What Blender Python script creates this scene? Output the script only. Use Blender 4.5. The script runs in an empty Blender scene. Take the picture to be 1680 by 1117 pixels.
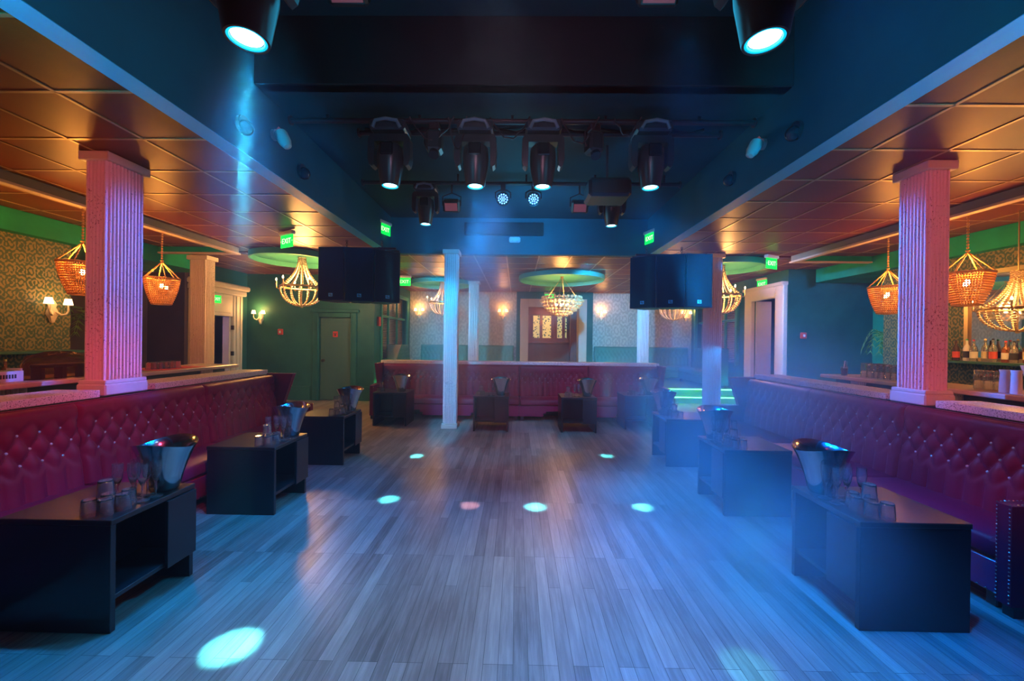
import bpy, math, random
from mathutils import Vector, Matrix
random.seed(7)
PI=math.pi
SC=bpy.context.scene
COL=SC.collection
# ------------------------------------------------------------ helpers
_ico=None
def ico_template():
    global _ico
    if _ico is None:
        t=(1+5**.5)/2
        v=[(-1,t,0),(1,t,0),(-1,-t,0),(1,-t,0),(0,-1,t),(0,1,t),(0,-1,-t),(0,1,-t),(t,0,-1),(t,0,1),(-t,0,-1),(-t,0,1)]
        n=(1+t*t)**.5
        v=[(a/n,b/n,c/n) for a,b,c in v]
        f=[(0,11,5),(0,5,1),(0,1,7),(0,7,10),(0,10,11),(1,5,9),(5,11,4),(11,10,2),(10,7,6),(7,1,8),(3,9,4),(3,4,2),(3,2,6),(3,6,8),(3,8,9),(4,9,5),(2,4,11),(6,2,10),(8,6,7),(9,8,1)]
        _ico=(v,f)
    return _ico
class MB:
    def __init__(s): s.V=[]; s.F=[]
    def add(s,vs,fs):
        o=len(s.V); s.V+=[tuple(v) for v in vs]; s.F+=[tuple(i+o for i in f) for f in fs]; return s
    def box(s,x0,x1,y0,y1,z0,z1,b=0.0):
        if x1<x0:x0,x1=x1,x0
        if y1<y0:y0,y1=y1,y0
        if b<=0:
            return s.add([(x0,y0,z0),(x1,y0,z0),(x1,y1,z0),(x0,y1,z0),(x0,y0,z1),(x1,y0,z1),(x1,y1,z1),(x0,y1,z1)],
              [(0,3,2,1),(4,5,6,7),(0,1,5,4),(1,2,6,5),(2,3,7,6),(3,0,4,7)])
        # chamfered box : 24 verts
        b=min(b,(x1-x0)*.45,(y1-y0)*.45,(z1-z0)*.45)
        V=[];idx={}
        for i,(x,xs) in enumerate(((x0,1),(x1,-1))):
            for j,(y,ys) in enumerate(((y0,1),(y1,-1))):
                for k,(z,zs) in enumerate(((z0,1),(z1,-1))):
                    for a in range(3):
                        p=[x+xs*b,y+ys*b,z+zs*b]; p[a]=(x,y,z)[a]
                        idx[(i,j,k,a)]=len(V); V.append(tuple(p))
        F=[]
        for i in (0,1):
            q=[idx[(i,0,0,0)],idx[(i,1,0,0)],idx[(i,1,1,0)],idx[(i,0,1,0)]]; F.append(q if i else q[::-1])
            q=[idx[(0,i,0,1)],idx[(0,i,1,1)],idx[(1,i,1,1)],idx[(1,i,0,1)]]; F.append(q if i else q[::-1])
            q=[idx[(0,0,i,2)],idx[(1,0,i,2)],idx[(1,1,i,2)],idx[(0,1,i,2)]]; F.append(q if i else q[::-1])
        for j in (0,1):
            for k in (0,1):
                F.append([idx[(0,j,k,1)],idx[(1,j,k,1)],idx[(1,j,k,2)],idx[(0,j,k,2)]])
                F.append([idx[(j,0,k,0)],idx[(j,1,k,0)],idx[(j,1,k,2)],idx[(j,0,k,2)]])
                F.append([idx[(j,k,0,0)],idx[(j,k,1,0)],idx[(j,k,1,1)],idx[(j,k,0,1)]])
        for i in (0,1):
            for j in (0,1):
                for k in (0,1):
                    F.append([idx[(i,j,k,0)],idx[(i,j,k,1)],idx[(i,j,k,2)]])
        return s.add(V,F)
    def obox(s,c,size,rz=0,rx=0):
        m=Matrix.Translation(c)@Matrix.Rotation(rz,4,'Z')@Matrix.Rotation(rx,4,'X')
        t=MB().box(-size[0]/2,size[0]/2,-size[1]/2,size[1]/2,-size[2]/2,size[2]/2)
        return s.add([m@Vector(v) for v in t.V],t.F)
    def poly(s,pts,axis,a0,a1):
        """extrude a closed 2-D outline along axis ('x': pts=(y,z); 'y': pts=(x,z); 'z': pts=(x,y))"""
        n=len(pts)
        def mk(p,a):
            return (a,p[0],p[1]) if axis=='x' else ((p[0],a,p[1]) if axis=='y' else (p[0],p[1],a))
        V=[mk(p,a0) for p in pts]+[mk(p,a1) for p in pts]
        F=[tuple(range(n)),tuple(range(2*n-1,n-1,-1))]+[(i,i+n,(i+1)%n+n,(i+1)%n) for i in range(n)]
        return s.add(V,F)
    def cyl(s,p0,p1,r0,r1=None,n=16,caps=True):
        r1=r0 if r1 is None else r1
        p0=Vector(p0);p1=Vector(p1);d=(p1-p0).normalized()
        a=Vector((0,0,1)) if abs(d.z)<.9 else Vector((1,0,0))
        u=d.cross(a).normalized();w=d.cross(u)
        V=[];F=[]
        for p,r in ((p0,r0),(p1,r1)):
            for i in range(n):
                t=2*PI*i/n; V.append(p+u*(r*math.cos(t))+w*(r*math.sin(t)))
        F=[(i,(i+1)%n,(i+1)%n+n,i+n) for i in range(n)]
        if caps: F+=[tuple(range(n-1,-1,-1)),tuple(range(n,2*n))]
        return s.add(V,F)
    def tube(s,pts,r,n=8):
        pts=[Vector(p) for p in pts]
        V=[];F=[];m=len(pts);pu=None
        for k,p in enumerate(pts):
            d=(pts[min(k+1,m-1)]-pts[max(k-1,0)]).normalized()
            if pu is None:
                a=Vector((0,0,1)) if abs(d.z)<.9 else Vector((1,0,0)); u=d.cross(a).normalized()
            else: u=(pu-d*pu.dot(d)).normalized()
            pu=u;w=d.cross(u)
            rr=r[k] if isinstance(r,(list,tuple)) else r
            for i in range(n):
                t=2*PI*i/n; V.append(p+u*(rr*math.cos(t))+w*(rr*math.sin(t)))
        for k in range(m-1):
            for i in range(n): F.append((k*n+i,k*n+(i+1)%n,(k+1)*n+(i+1)%n,(k+1)*n+i))
        F+=[tuple(range(n-1,-1,-1)),tuple(range((m-1)*n,m*n))]
        return s.add(V,F)
    def lathe(s,prof,c=(0,0,0),n=24,fn=None,close=False):
        V=[];F=[];m=len(prof)
        for k,(r,z) in enumerate(prof):
            for i in range(n):
                t=2*PI*i/n
                rr,zz=(r,z) if fn is None else fn(r,z,t)
                V.append((c[0]+rr*math.cos(t),c[1]+rr*math.sin(t),c[2]+zz))
        for k in range(m-1):
            for i in range(n): F.append((k*n+i,k*n+(i+1)%n,(k+1)*n+(i+1)%n,(k+1)*n+i))
        if close: F+=[((m-1)*n+i,(m-1)*n+(i+1)%n,(i+1)%n,i) for i in range(n)]
        else:
            if prof[0][0]>1e-5: F.append(tuple(range(n-1,-1,-1)))
            if prof[-1][0]>1e-5: F.append(tuple(range((m-1)*n,m*n)))
        return s.add(V,F)
    def beads(s,cs,r):
        v,f=ico_template()
        for c in cs:
            s.add([(c[0]+a*r,c[1]+b*r,c[2]+d*r) for a,b,d in v],f)
        return s
    def ball(s,c,r,n=16,m=10,sz=1.0):
        return s.lathe([(r*math.sin(PI*k/m),-r*sz*math.cos(PI*k/m)) for k in range(m+1)],c,n)
    def torus(s,c,R,r,n=40,m=8,sz=1.0):
        return s.lathe([(R+r*math.cos(2*PI*k/m),r*sz*math.sin(2*PI*k/m)) for k in range(m)],c,n,close=True)
    def xf(s,m):
        s.V=[tuple(m@Vector(v)) for v in s.V]; return s
    def build(s,name,mat,parent=None,smooth=0,loc=None):
        me=bpy.data.meshes.new(name); me.from_pydata(s.V,[],s.F); me.update()
        if smooth:
            me.polygons.foreach_set('use_smooth',[True]*len(me.polygons))
            me.set_sharp_from_angle(angle=math.radians(smooth))
        me.materials.append(mat)
        o=bpy.data.objects.new(name,me); COL.objects.link(o)
        if parent: o.parent=parent
        if loc: o.location=loc
        return o
def fixn(o):
    import bmesh
    bm=bmesh.new(); bm.from_mesh(o.data); bmesh.ops.recalc_face_normals(bm,faces=bm.faces[:]); bm.to_mesh(o.data); bm.free(); return o
def tag(o,label,cat,group=None,kind=None):
    o['label']=label; o['category']=cat
    if group:o['group']=group
    if kind:o['kind']=kind
    return o
def thing(name,label,cat,loc=(0,0,0),rz=0,group=None):
    o=bpy.data.objects.new(name,None); COL.objects.link(o); o.empty_display_size=.1
    o.location=loc;o.rotation_euler=(0,0,rz); return tag(o,label,cat,group)
def struct(name,mb,m,smooth=0):
    o=mb.build(name,m,None,smooth); o['kind']='structure'; return o
KIDS={}
def copy_tree(o,parent=None):
    c=o.copy(); COL.objects.link(c)
    if parent is not None: c.parent=parent
    for ch in [x for x in o.children]: copy_tree(ch,c)
    return c
def clone(o,loc,rz,label,group=None):
    c=copy_tree(o); c.location=loc
    if rz is not None: c.rotation_euler=(0,0,rz)
    c['label']=label
    if group: c['group']=group
    return c
def text_mesh(t,size,ext,name,mat,parent,loc,rot):
    cu=bpy.data.curves.new(name,'FONT'); cu.body=t; cu.size=size; cu.extrude=ext; cu.align_x='CENTER'; cu.align_y='CENTER'; cu.resolution_u=2
    tmp=bpy.data.objects.new('tmp',cu); COL.objects.link(tmp)
    bpy.context.view_layer.update()
    me=bpy.data.meshes.new_from_object(tmp.evaluated_get(bpy.context.evaluated_depsgraph_get()))
    bpy.data.objects.remove(tmp); me.name=name; me.materials.clear(); me.materials.append(mat)
    o=bpy.data.objects.new(name,me); COL.objects.link(o); o.parent=parent; o.location=loc; o.rotation_euler=rot
    return o
# ------------------------------------------------------------ materials
class NT:
    def __init__(s,name):
        s.m=bpy.data.materials.new(name); s.m.use_nodes=True; s.t=s.m.node_tree
        s.b=s.t.nodes['Principled BSDF']; s.out=s.t.nodes['Material Output']
    def n(s,ty,**k):
        nd=s.t.nodes.new(ty)
        for a,v in k.items():
            if a in nd.inputs.keys() if isinstance(a,str) and a in nd.inputs.keys() else False: nd.inputs[a].default_value=v
            else: setattr(nd,a,v)
        return nd
    def l(s,a,b): s.t.links.new(a,b)
    def math(s,op,a,b=None,c=None):
        nd=s.t.nodes.new('ShaderNodeMath'); nd.operation=op
        for i,x in enumerate((a,b,c)):
            if x is None: continue
            if isinstance(x,(int,float)): nd.inputs[i].default_value=x
            else: s.l(x,nd.inputs[i])
        return nd.outputs[0]
    def mix(s,fac,a,b):
        nd=s.t.nodes.new('ShaderNodeMix'); nd.data_type='RGBA'
        if isinstance(fac,(int,float)): nd.inputs[0].default_value=fac
        else: s.l(fac,nd.inputs[0])
        for i,x in ((6,a),(7,b)):
            if isinstance(x,tuple): nd.inputs[i].default_value=(*x,1)
            else: s.l(x,nd.inputs[i])
        return nd.outputs[2]
    def ramp(s,fac,a,b):
        nd=s.t.nodes.new('ShaderNodeMapRange'); s.l(fac,nd.inputs[0]); nd.inputs[1].default_value=a; nd.inputs[2].default_value=b; return nd.outputs[0]
    def coord(s,scale=(1,1,1),which='Object'):
        tc=s.t.nodes.new('ShaderNodeTexCoord'); mp=s.t.nodes.new('ShaderNodeMapping'); mp.inputs['Scale'].default_value=scale
        s.l(tc.outputs[which],mp.inputs[0]); return mp.outputs[0]
    def noise(s,vec,scale,detail=3,rough=.5):
        nd=s.t.nodes.new('ShaderNodeTexNoise'); nd.inputs['Scale'].default_value=scale; nd.inputs['Detail'].default_value=detail; nd.inputs['Roughness'].default_value=rough
        s.l(vec,nd.inputs['Vector']); return nd.outputs[0]
    def bump(s,h,strength=.3,dist=.01):
        nd=s.t.nodes.new('ShaderNodeBump'); nd.inputs['Strength'].default_value=strength; nd.inputs['Distance'].default_value=dist
        s.l(h,nd.inputs['Height']); s.l(nd.outputs[0],s.b.inputs['Normal'])
def basic(name,c,rough=.5,metal=0,spec=.5,var=.12,vscale=6,bump=0,coat=0,sheen=0):
    t=NT(name); v=t.coord(); nz=t.noise(v,vscale,4)
    t.l(t.mix(nz,tuple(max(0,x*(1-var)) for x in c),tuple(min(1,x*(1+var)) for x in c)),t.b.inputs['Base Color'])
    t.b.inputs['Roughness'].default_value=rough; t.b.inputs['Metallic'].default_value=metal
    t.b.inputs['Specular IOR Level'].default_value=spec
    if coat: t.b.inputs['Coat Weight'].default_value=coat; t.b.inputs['Coat Roughness'].default_value=.1
    if sheen: t.b.inputs['Sheen Weight'].default_value=sheen; t.b.inputs['Sheen Roughness'].default_value=.4
    if bump: t.bump(t.noise(v,vscale*20,3),bump,.003)
    return t.m
def emit(name,c,s):
    t=NT(name); t.b.inputs['Base Color'].default_value=(*[x*.3 for x in c],1); t.b.inputs['Emission Color'].default_value=(*c,1); t.b.inputs['Emission Strength'].default_value=s
    return t.m
M={}
# floor : narrow oak strips running away from the camera, worn grey finish
t=NT('floor_oak'); tc=t.n('ShaderNodeTexCoord'); sp=t.n('ShaderNodeSeparateXYZ'); t.l(tc.outputs['Object'],sp.inputs[0])
cb=t.n('ShaderNodeCombineXYZ'); t.l(sp.outputs[1],cb.inputs[0]); t.l(sp.outputs[0],cb.inputs[1])
br=t.n('ShaderNodeTexBrick'); t.l(cb.outputs[0],br.inputs['Vector'])
for k,v in (('Scale',1.0),('Mortar Size',.0012),('Mortar Smooth',.1),('Brick Width',.95),('Row Height',.072),('Bias',0.0)): br.inputs[k].default_value=v
br.inputs['Color1'].default_value=(0,0,0,1); br.inputs['Color2'].default_value=(1,1,1,1); br.inputs['Mortar'].default_value=(.5,.5,.5,1); br.offset=.37; br.offset_frequency=3
mp=t.n('ShaderNodeMapping'); mp.inputs['Scale'].default_value=(22,1.3,1); t.l(tc.outputs['Object'],mp.inputs[0])
g=t.noise(mp.outputs[0],2.2,6,.65)
wv=t.n('ShaderNodeTexNoise'); wv.inputs['Scale'].default_value=.5; wv.inputs['Detail'].default_value=3; t.l(tc.outputs['Object'],wv.inputs['Vector'])
c1=t.mix(br.outputs['Color'],(.07,.042,.035),(.43,.35,.31))
c2=t.mix(t.ramp(g,.42,.62),(.09,.06,.05),(.55,.48,.44)); c2=t.mix(.30,c1,c2)
c3=t.mix(t.ramp(wv.outputs[0],.38,.62),(.10,.07,.06),(.50,.44,.40)); c3=t.mix(.40,c2,c3)
c4=t.mix(br.outputs['Fac'],c3,(.06,.045,.04))
t.l(c4,t.b.inputs['Base Color'])
t.l(t.ramp(g,-1.2,1.6),t.b.inputs['Roughness']); t.b.inputs['Specular IOR Level'].default_value=.5
rr=t.n('ShaderNodeMapRange'); t.l(g,rr.inputs[0]); rr.inputs[3].default_value=.22; rr.inputs[4].default_value=.42; t.l(rr.outputs[0],t.b.inputs['Roughness'])
t.bump(t.math('SUBTRACT',g,t.math('MULTIPLY',br.outputs['Fac'],2.0)),.25,.002)
M['floor']=t.m
# painted walls
def paint(name,a,b,rough=.45):
    t=NT(name); v=t.coord(); n1=t.noise(v,1.3,5,.6)
    t.l(t.mix(t.ramp(n1,.3,.7),a,b),t.b.inputs['Base Color']); t.b.inputs['Roughness'].default_value=rough; t.b.inputs['Specular IOR Level'].default_value=.25
    t.bump(t.noise(v,60,2),.08,.002); return t.m
M['teal']=paint('wall_dark_teal_paint',(.012,.085,.075),(.03,.15,.12))
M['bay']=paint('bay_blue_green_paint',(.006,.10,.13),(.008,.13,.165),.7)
M['soffit']=paint('bay_soffit_lit_cyan',(.02,.42,.60),(.03,.48,.68),.5)  # cyan light on the beam undersides put into the paint colour
M['bayceil']=paint('bay_ceiling_paint',(.012,.05,.06),(.02,.07,.08),.7)
M['black_drop']=paint('black_soffit_paint',(.012,.012,.015),(.022,.02,.022),.8)
M['green']=paint('bulkhead_green_paint',(.002,.22,.11),(.004,.36,.20),.7)
M['hoop']=paint('hoop_green_paint',(.04,.26,.19),(.07,.34,.25),.5)
M['fascia']=paint('fascia_grey_paint',(.18,.19,.17),(.25,.26,.22),.5)
M['cream']=paint('cream_trim_paint',(.55,.43,.32),(.64,.52,.40),.45)
M['frame']=paint('door_frame_paint',(.66,.58,.52),(.76,.68,.62),.4)
M['dkdoor']=paint('door_leaf_paint',(.05,.12,.11),(.07,.15,.13),.4)
M['brownwall']=paint('dark_brown_paint',(.05,.035,.035),(.08,.055,.05),.5)
M['grid']=basic('ceiling_grid_metal',(.42,.25,.10),.35,.3)
t=NT('ceiling_tile'); v=t.coord(); n1=t.noise(v,1.1,4); n2=t.noise(v,140,2)
t.l(t.mix(t.ramp(n1,.3,.7),(.12,.022,.003),(.22,.052,.008)),t.b.inputs['Base Color']); t.b.inputs['Roughness'].default_value=.40; t.b.inputs['Specular IOR Level'].default_value=.22
t.bump(n2,.25,.002); M['tile']=t.m
# damask wallpaper : procedural ogee lattice
def damask(name,ground,motif,sx,plane):
    t=NT(name); tc=t.n('ShaderNodeTexCoord'); sp=t.n('ShaderNodeSeparateXYZ'); t.l(tc.outputs['Object'],sp.inputs[0])
    U=sp.outputs[1] if plane=='x' else sp.outputs[0]; Vv=sp.outputs[2]
    nz=t.n('ShaderNodeTexNoise'); nz.inputs['Scale'].default_value=9; nz.inputs['Detail'].default_value=2; t.l(tc.outputs['Object'],nz.inputs['Vector'])
    u=t.math('ADD',t.math('MULTIPLY',U,2*PI/sx),t.math('MULTIPLY',nz.outputs[0],.7)); w=t.math('MULTIPLY',Vv,2*PI/(sx*1.5))
    cu=t.math('COSINE',u); cv=t.math('COSINE',w)
    a=t.math('MULTIPLY',cu,cv)                       # big medallion lattice
    rings=t.math('SINE',t.math('MULTIPLY',a,7.5))
    fine=t.math('MULTIPLY',t.math('SINE',t.math('MULTIPLY',u,4)),t.math('SINE',t.math('MULTIPLY',w,5)))
    fine2=t.math('SINE',t.math('MULTIPLY',nz.outputs[0],34.0))
    s_=t.math('ADD',t.math('ADD',t.math('MULTIPLY',rings,.8),t.math('MULTIPLY',fine,.9)),t.math('ADD',t.math('MULTIPLY',a,.5),t.math('MULTIPLY',fine2,.45)))
    f=t.ramp(s_,-.1,.35)
    t.l(t.mix(f,ground,motif),t.b.inputs['Base Color'])
    rr=t.n('ShaderNodeMapRange'); t.l(f,rr.inputs[0]); rr.inputs[3].default_value=.6; rr.inputs[4].default_value=.35; t.l(rr.outputs[0],t.b.inputs['Roughness'])
    return t.m
M['damaskL']=damask('gold_damask_wallpaper',(.025,.08,.045),(.20,.17,.05),.21,'x')
M['damaskB']=damask('silver_damask_wallpaper',(.36,.35,.29),(.48,.46,.38),.5,'y')
# granite ledge
t=NT('speckled_granite'); v=t.coord(); vo=t.n('ShaderNodeTexVoronoi'); vo.inputs['Scale'].default_value=95; t.l(v,vo.inputs['Vector'])
n1=t.noise(v,110,4,.7); f=t.ramp(n1,.34,.49)
t.l(t.mix(f,(.12,.12,.17),(.85,.82,.86)),t.b.inputs['Base Color']); t.b.inputs['Roughness'].default_value=.25; M['granite']=t.m
# reeded columns, pale plaster with dark flecks
t=NT('column_plaster'); v=t.coord((1,1,.6)); n1=t.noise(v,75,5,.75); n2=t.noise(v,3,2)
thr=t.math('ADD',t.math('MULTIPLY',n2,.24),.50)
f=t.math('GREATER_THAN',n1,thr)
t.l(t.mix(f,(.74,.66,.66),(.24,.17,.20)),t.b.inputs['Base Color']); t.b.inputs['Roughness'].default_value=.5; t.bump(n1,.2,.003); M['column']=t.m
M['colcap']=basic('column_cap_paint',(.62,.55,.50),.5,var=.08)
# fabric
t=NT('burgundy_velvet'); v=t.coord(); n1=t.noise(v,2.2,4); n2=t.noise(v,300,2)
t.l(t.mix(t.ramp(n1,.3,.7),(.16,.004,.032),(.22,.008,.048)),t.b.inputs['Base Color']); t.b.inputs['Roughness'].default_value=.45
t.b.inputs['Specular IOR Level'].default_value=.25; t.b.inputs['Sheen Weight'].default_value=.12; t.b.inputs['Sheen Tint'].default_value=(.8,.1,.4,1); t.b.inputs['Sheen Roughness'].default_value=.35; t.bump(n2,.1,.001); M['velvet']=t.m
M['vinyl']=basic('burgundy_leather',(.26,.015,.08),.3,spec=.6)
M['greenvinyl']=basic('teal_leather',(.05,.20,.16),.4)
M['greywing']=basic('grey_leather_wing',(.30,.30,.30),.4)
M['button']=basic('crystal_button',(.85,.85,.88),.12,.6)
M['nail']=basic('nickel_nailhead',(.8,.78,.8),.2,1)
M['blackwood']=basic('black_table_lacquer',(.009,.011,.014),.30,spec=.5,var=.3,coat=.15)
M['topwood']=basic('black_table_top',(.012,.010,.010),.34,spec=.6,var=.3,coat=.3)
M['blackpl']=basic('black_plastic',(.02,.018,.02),.4,spec=.5)
M['blackmetal']=basic('black_pipe_red_tint',(.07,.03,.035),.35,.3)  # red light falling on the pipes put into the tint
M['headpl']=basic('lamp_housing_plastic',(.055,.045,.05),.3,spec=.6)
M['handle']=basic('lamp_handle_plastic',(.26,.26,.30),.35,spec=.6)
M['darkgloss']=basic('dark_gloss_plastic',(.02,.02,.025),.12)
M['grille']=basic('speaker_grille',(.012,.012,.014),.85,spec=.2)
M['steel']=basic('polished_steel',(.60,.60,.64),.16,1,var=.02)
M['white']=basic('white_plastic',(.78,.76,.74),.4)
M['counter']=basic('pale_counter_stone',(.74,.62,.54),.2,var=.06)
M['barfront']=basic('bar_front_paint',(.05,.07,.05),.5)
M['red']=basic('red_plastic',(.75,.05,.03),.4)
M['rope']=basic('gold_rope',(.60,.33,.09),.5,var=.25,vscale=60)
M['brass']=basic('aged_brass',(.55,.38,.18),.3,.9)
M['wood']=basic('reddish_wood',(.23,.07,.035),.4,var=.3)
M['antique']=basic('antique_white_carving',(.72,.62,.48),.5,var=.2,vscale=30)
M['knob']=basic('dark_bronze',(.05,.03,.025),.3,.8)
M['leaf']=basic('palm_leaf',(.16,.32,.05),.45,var=.3)
M['darkleaf']=basic('dry_leaf',(.12,.05,.03),.6)
M['trunk']=basic('palm_stem',(.22,.08,.04),.6)
M['pot']=basic('clay_pot',(.12,.07,.05),.6)
M['led_green']=emit('green_led_strip',(.14,1.0,.38),5)
M['step']=basic('platform_step_paint',(.10,.30,.18),.5)
M['exit']=emit('exit_sign_green',(.0,.85,.06),1.5)
M['exittxt']=emit('exit_sign_letter',(.45,1.0,.35),2.6)
M['lens']=emit('lamp_lens_white',(.45,.85,1.0),10)
M['lensrim']=emit('lens_glow_cyan',(.0,.42,.7),1.6)
M['bulb']=emit('warm_bulb',(1,.62,.28),25)
M['shade']=emit('lit_lamp_shade',(1,.60,.28),4.5)
M['ledblue']=emit('blue_white_led',(.10,.32,1.0),6)
M['redled']=emit('red_led',(1,.25,.3),.09)
M['stained']=None
def glassm(name,c,rough=0.02,tr=1.0,ior=1.45,spec=.5):
    t=NT(name); v=t.coord(); nz=t.noise(v,5,2)
    t.l(t.mix(nz,tuple(x*.97 for x in c),c),t.b.inputs['Base Color']); t.b.inputs['Roughness'].default_value=rough
    t.b.inputs['Transmission Weight'].default_value=tr; t.b.inputs['IOR'].default_value=ior; return t.m
M['glass']=glassm('clear_glass',(.99,.99,1),.05,.95,1.55,)
M['cola']=glassm('cola_drink',(.25,.05,.03),.05,.6)
def bead(name,c,trans,rough=.15):
    t=NT(name); v=t.coord(); nz=t.noise(v,40,2)
    cc=t.mix(nz,tuple(x*.8 for x in c),c); t.l(cc,t.b.inputs['Base Color']); t.b.inputs['Roughness'].default_value=rough
    tr=t.n('ShaderNodeBsdfTranslucent'); t.l(cc,tr.inputs[0]); mx=t.n('ShaderNodeMixShader'); mx.inputs[0].default_value=trans
    t.l(t.b.outputs[0],mx.inputs[1]); t.l(tr.outputs[0],mx.inputs[2]); t.l(mx.outputs[0],t.out.inputs[0]); return t.m
M['bead']=bead('ivory_wood_bead',(.85,.68,.46),.35)
M['amber']=bead('amber_glass_bead',(.95,.55,.15),.45)
M['orb']=bead('champagne_glass_orb',(1.0,.75,.42),.5,.05)
def stained():
    t=NT('patterned_lit_pane'); v=t.coord(); vo=t.n('ShaderNodeTexVoronoi'); vo.inputs['Scale'].default_value=13; t.l(v,vo.inputs['Vector'])
    f=t.ramp(vo.outputs['Distance'],.30,.42)
    c=t.mix(f,(.02,.10,.06),(.75,.70,.28)); t.l(c,t.b.inputs['Emission Color']); t.b.inputs['Emission Strength'].default_value=.45; t.l(c,t.b.inputs['Base Color']); return t.m
M['stained']=stained()
def bottle_mat(name,c,tr=.7): return glassm(name,c,.05,tr)
EXPO=0.15
# ============================================================ THE ROOM
H1=3.09          # tiled ceiling
struct('floor',MB().box(-7.5,7.5,-2.6,14.6,-.1,0),M['floor'])
struct('ceiling',MB().box(-7.5,-2.43,-2.6,7.15,H1,H1+.05),M['tile'])
struct('ceiling',MB().box(2.46,7.5,-2.6,7.15,H1,H1+.05),M['tile'])
struct('ceiling',MB().box(-7.5,7.5,7.15+.12,13.1,H1,H1+.05),M['tile'])
# metal tile grid
g=MB()
w=.012
for k in range(-1,9):
    x=-2.95-.6*k
    if -7.4<x<-2.45: g.box(x-w,x+w,-2.5,7.1,H1-.006,H1+.001)
for k in range(0,9):
    x=2.79+.6*k
    if x<7.4: g.box(x-w,x+w,-2.5,7.1,H1-.006,H1+.001)
for k in range(-8,13):
    y=2.0+.6*k
    if y<7.0:
        g.box(2.47,7.4,y-w,y+w,H1-.006,H1+.001); g.box(-7.4,-2.44,y-.1-w,y-.1+w,H1-.006,H1+.001)
for k in range(0,10): g.box(-6.6,7.4,7.45+.6*k-w,7.45+.6*k+w,H1-.006,H1+.001)
for k in range(-16,9):
    x=2.79+.6*k
    if -6.6<x<7.4: g.box(x-w,x+w,7.28,13.0,H1-.0055,H1+.001)
struct('trim_1',g,M['grid'])
# raised bay over the dance floor
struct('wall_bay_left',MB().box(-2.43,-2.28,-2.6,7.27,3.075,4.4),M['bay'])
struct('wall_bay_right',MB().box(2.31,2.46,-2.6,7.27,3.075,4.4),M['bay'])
struct('trim_13',MB().box(-2.432,-2.278,-2.6,7.15,3.07,3.074),M['soffit']); struct('trim_13',MB().box(2.308,2.462,-2.6,7.15,3.07,3.074),M['soffit'])  # thin strips under the beams carrying the painted cyan light
struct('wall_bay_front',MB().box(-2.28,2.31,7.15,7.27,3.075,3.8),M['bay'])
struct('ceiling_bay',MB().box(-2.28,2.31,3.42,7.15,3.72,3.80),M['bayceil'])
struct('wall_bay_step',MB().box(-2.28,2.31,3.40,3.52,3.72,4.32),M['black_drop'])
struct('ceiling_bay_high',MB().box(-2.28,2.31,-2.6,3.42,4.30,4.4),M['bayceil'])
struct('wall_rear',MB().box(-7.5,7.5,-2.7,-2.6,0,4.4),M['teal'])
# outer walls
struct('wall_left',MB().box(-6.5,-6.35,-2.6,5.6,0,H1),M['damaskL'])
struct('wall_left_niche',MB().box(-7.5,-7.4,5.6,7.9,0,H1),M['brownwall'])
struct('wall_left_niche',MB().box(-7.4,-6.5,5.5,5.6,0,H1),M['brownwall'])
struct('wall_left_return',MB().box(-7.5,-6.65,7.9,8.0,0,H1),M['brownwall'])
# left side wall with doorway (opening Y 8.05-9.15)
m=MB(); m.box(-6.8,-6.65,8.0,8.2,0,H1); m.box(-6.8,-6.65,9.2,9.8,0,H1); m.box(-6.8,-6.65,8.2,9.2,2.0,H1)
struct('wall_left_door',m,M['teal'])
struct('wall_left_room',MB().box(-8.6,-8.5,7.4,9.8,0,H1),M['brownwall'])
m=MB(); m.box(-6.65,-6.58,9.2,9.5,0,2.5,.01); m.box(-6.65,-6.58,7.98,8.2,0,2.5,.01); m.box(-6.65,-6.60,8.2,9.2,2.0,2.5,.01)
m.box(-6.65,-6.52,7.95,9.56,2.5,2.62,.02); m.box(-6.65,-6.47,7.92,9.62,2.62,2.74,.03)
m.box(-6.80,-6.65,9.14,9.2,0,2.0); m.box(-6.58,-6.56,9.27,9.30,0,2.48); m.box(-6.58,-6.56,9.40,9.43,0,2.48)
m.box(-6.6,-6.585,8.3,9.1,2.08,2.42,.005)
d=struct('door_1',m,M['frame'])
for z in (.55,1.15,1.75): MB().box(-6.64,-6.575,9.175,9.215,z-.05,z+.05,.006).build('hinge',M['knob'],d)
# dark teal wall across, Y=9.75, with a closed door
m=MB(); m.box(-6.8,-4.85,9.75,9.9,0,H1); m.box(-4.07,-3.5,9.75,9.9,0,H1); m.box(-4.85,-4.07,9.75,9.9,2.04,H1)
struct('wall_left_back',m,M['teal'])
m=MB(); m.box(-5.0,-4.85,9.70,9.76,0,2.16,.015); m.box(-4.07,-3.92,9.70,9.76,0,2.16,.015); m.box(-4.85,-4.07,9.70,9.76,2.04,2.16,.015)
m.box(-5.06,-3.86,9.685,9.76,2.16,2.24,.015); m.box(-4.9,-4.87,9.685,9.71,0,2.1); m.box(-4.05,-4.02,9.685,9.71,0,2.1)
d=struct('door_2',m,M['teal'])
lf=MB().box(-4.84,-4.08,9.78,9.83,0.01,2.03,.008).build('door_leaf',M['dkdoor'],d)
k=MB(); k.cyl((-4.76,9.78,.98),(-4.76,9.74,.98),.012); k.ball((-4.76,9.72,.98),.035); k.cyl((-4.76,9.78,.98),(-4.76,9.772,.98),.04)
k.build('door_knob',M['knob'],lf,40)
struct('baseboard_left',MB().box(-6.65,-5.06,9.73,9.75,0,.35,.01),M['teal'])
struct('baseboard_left_corner',MB().box(-3.86,-3.52,9.73,9.75,0,.35,.01),M['teal'])
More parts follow.
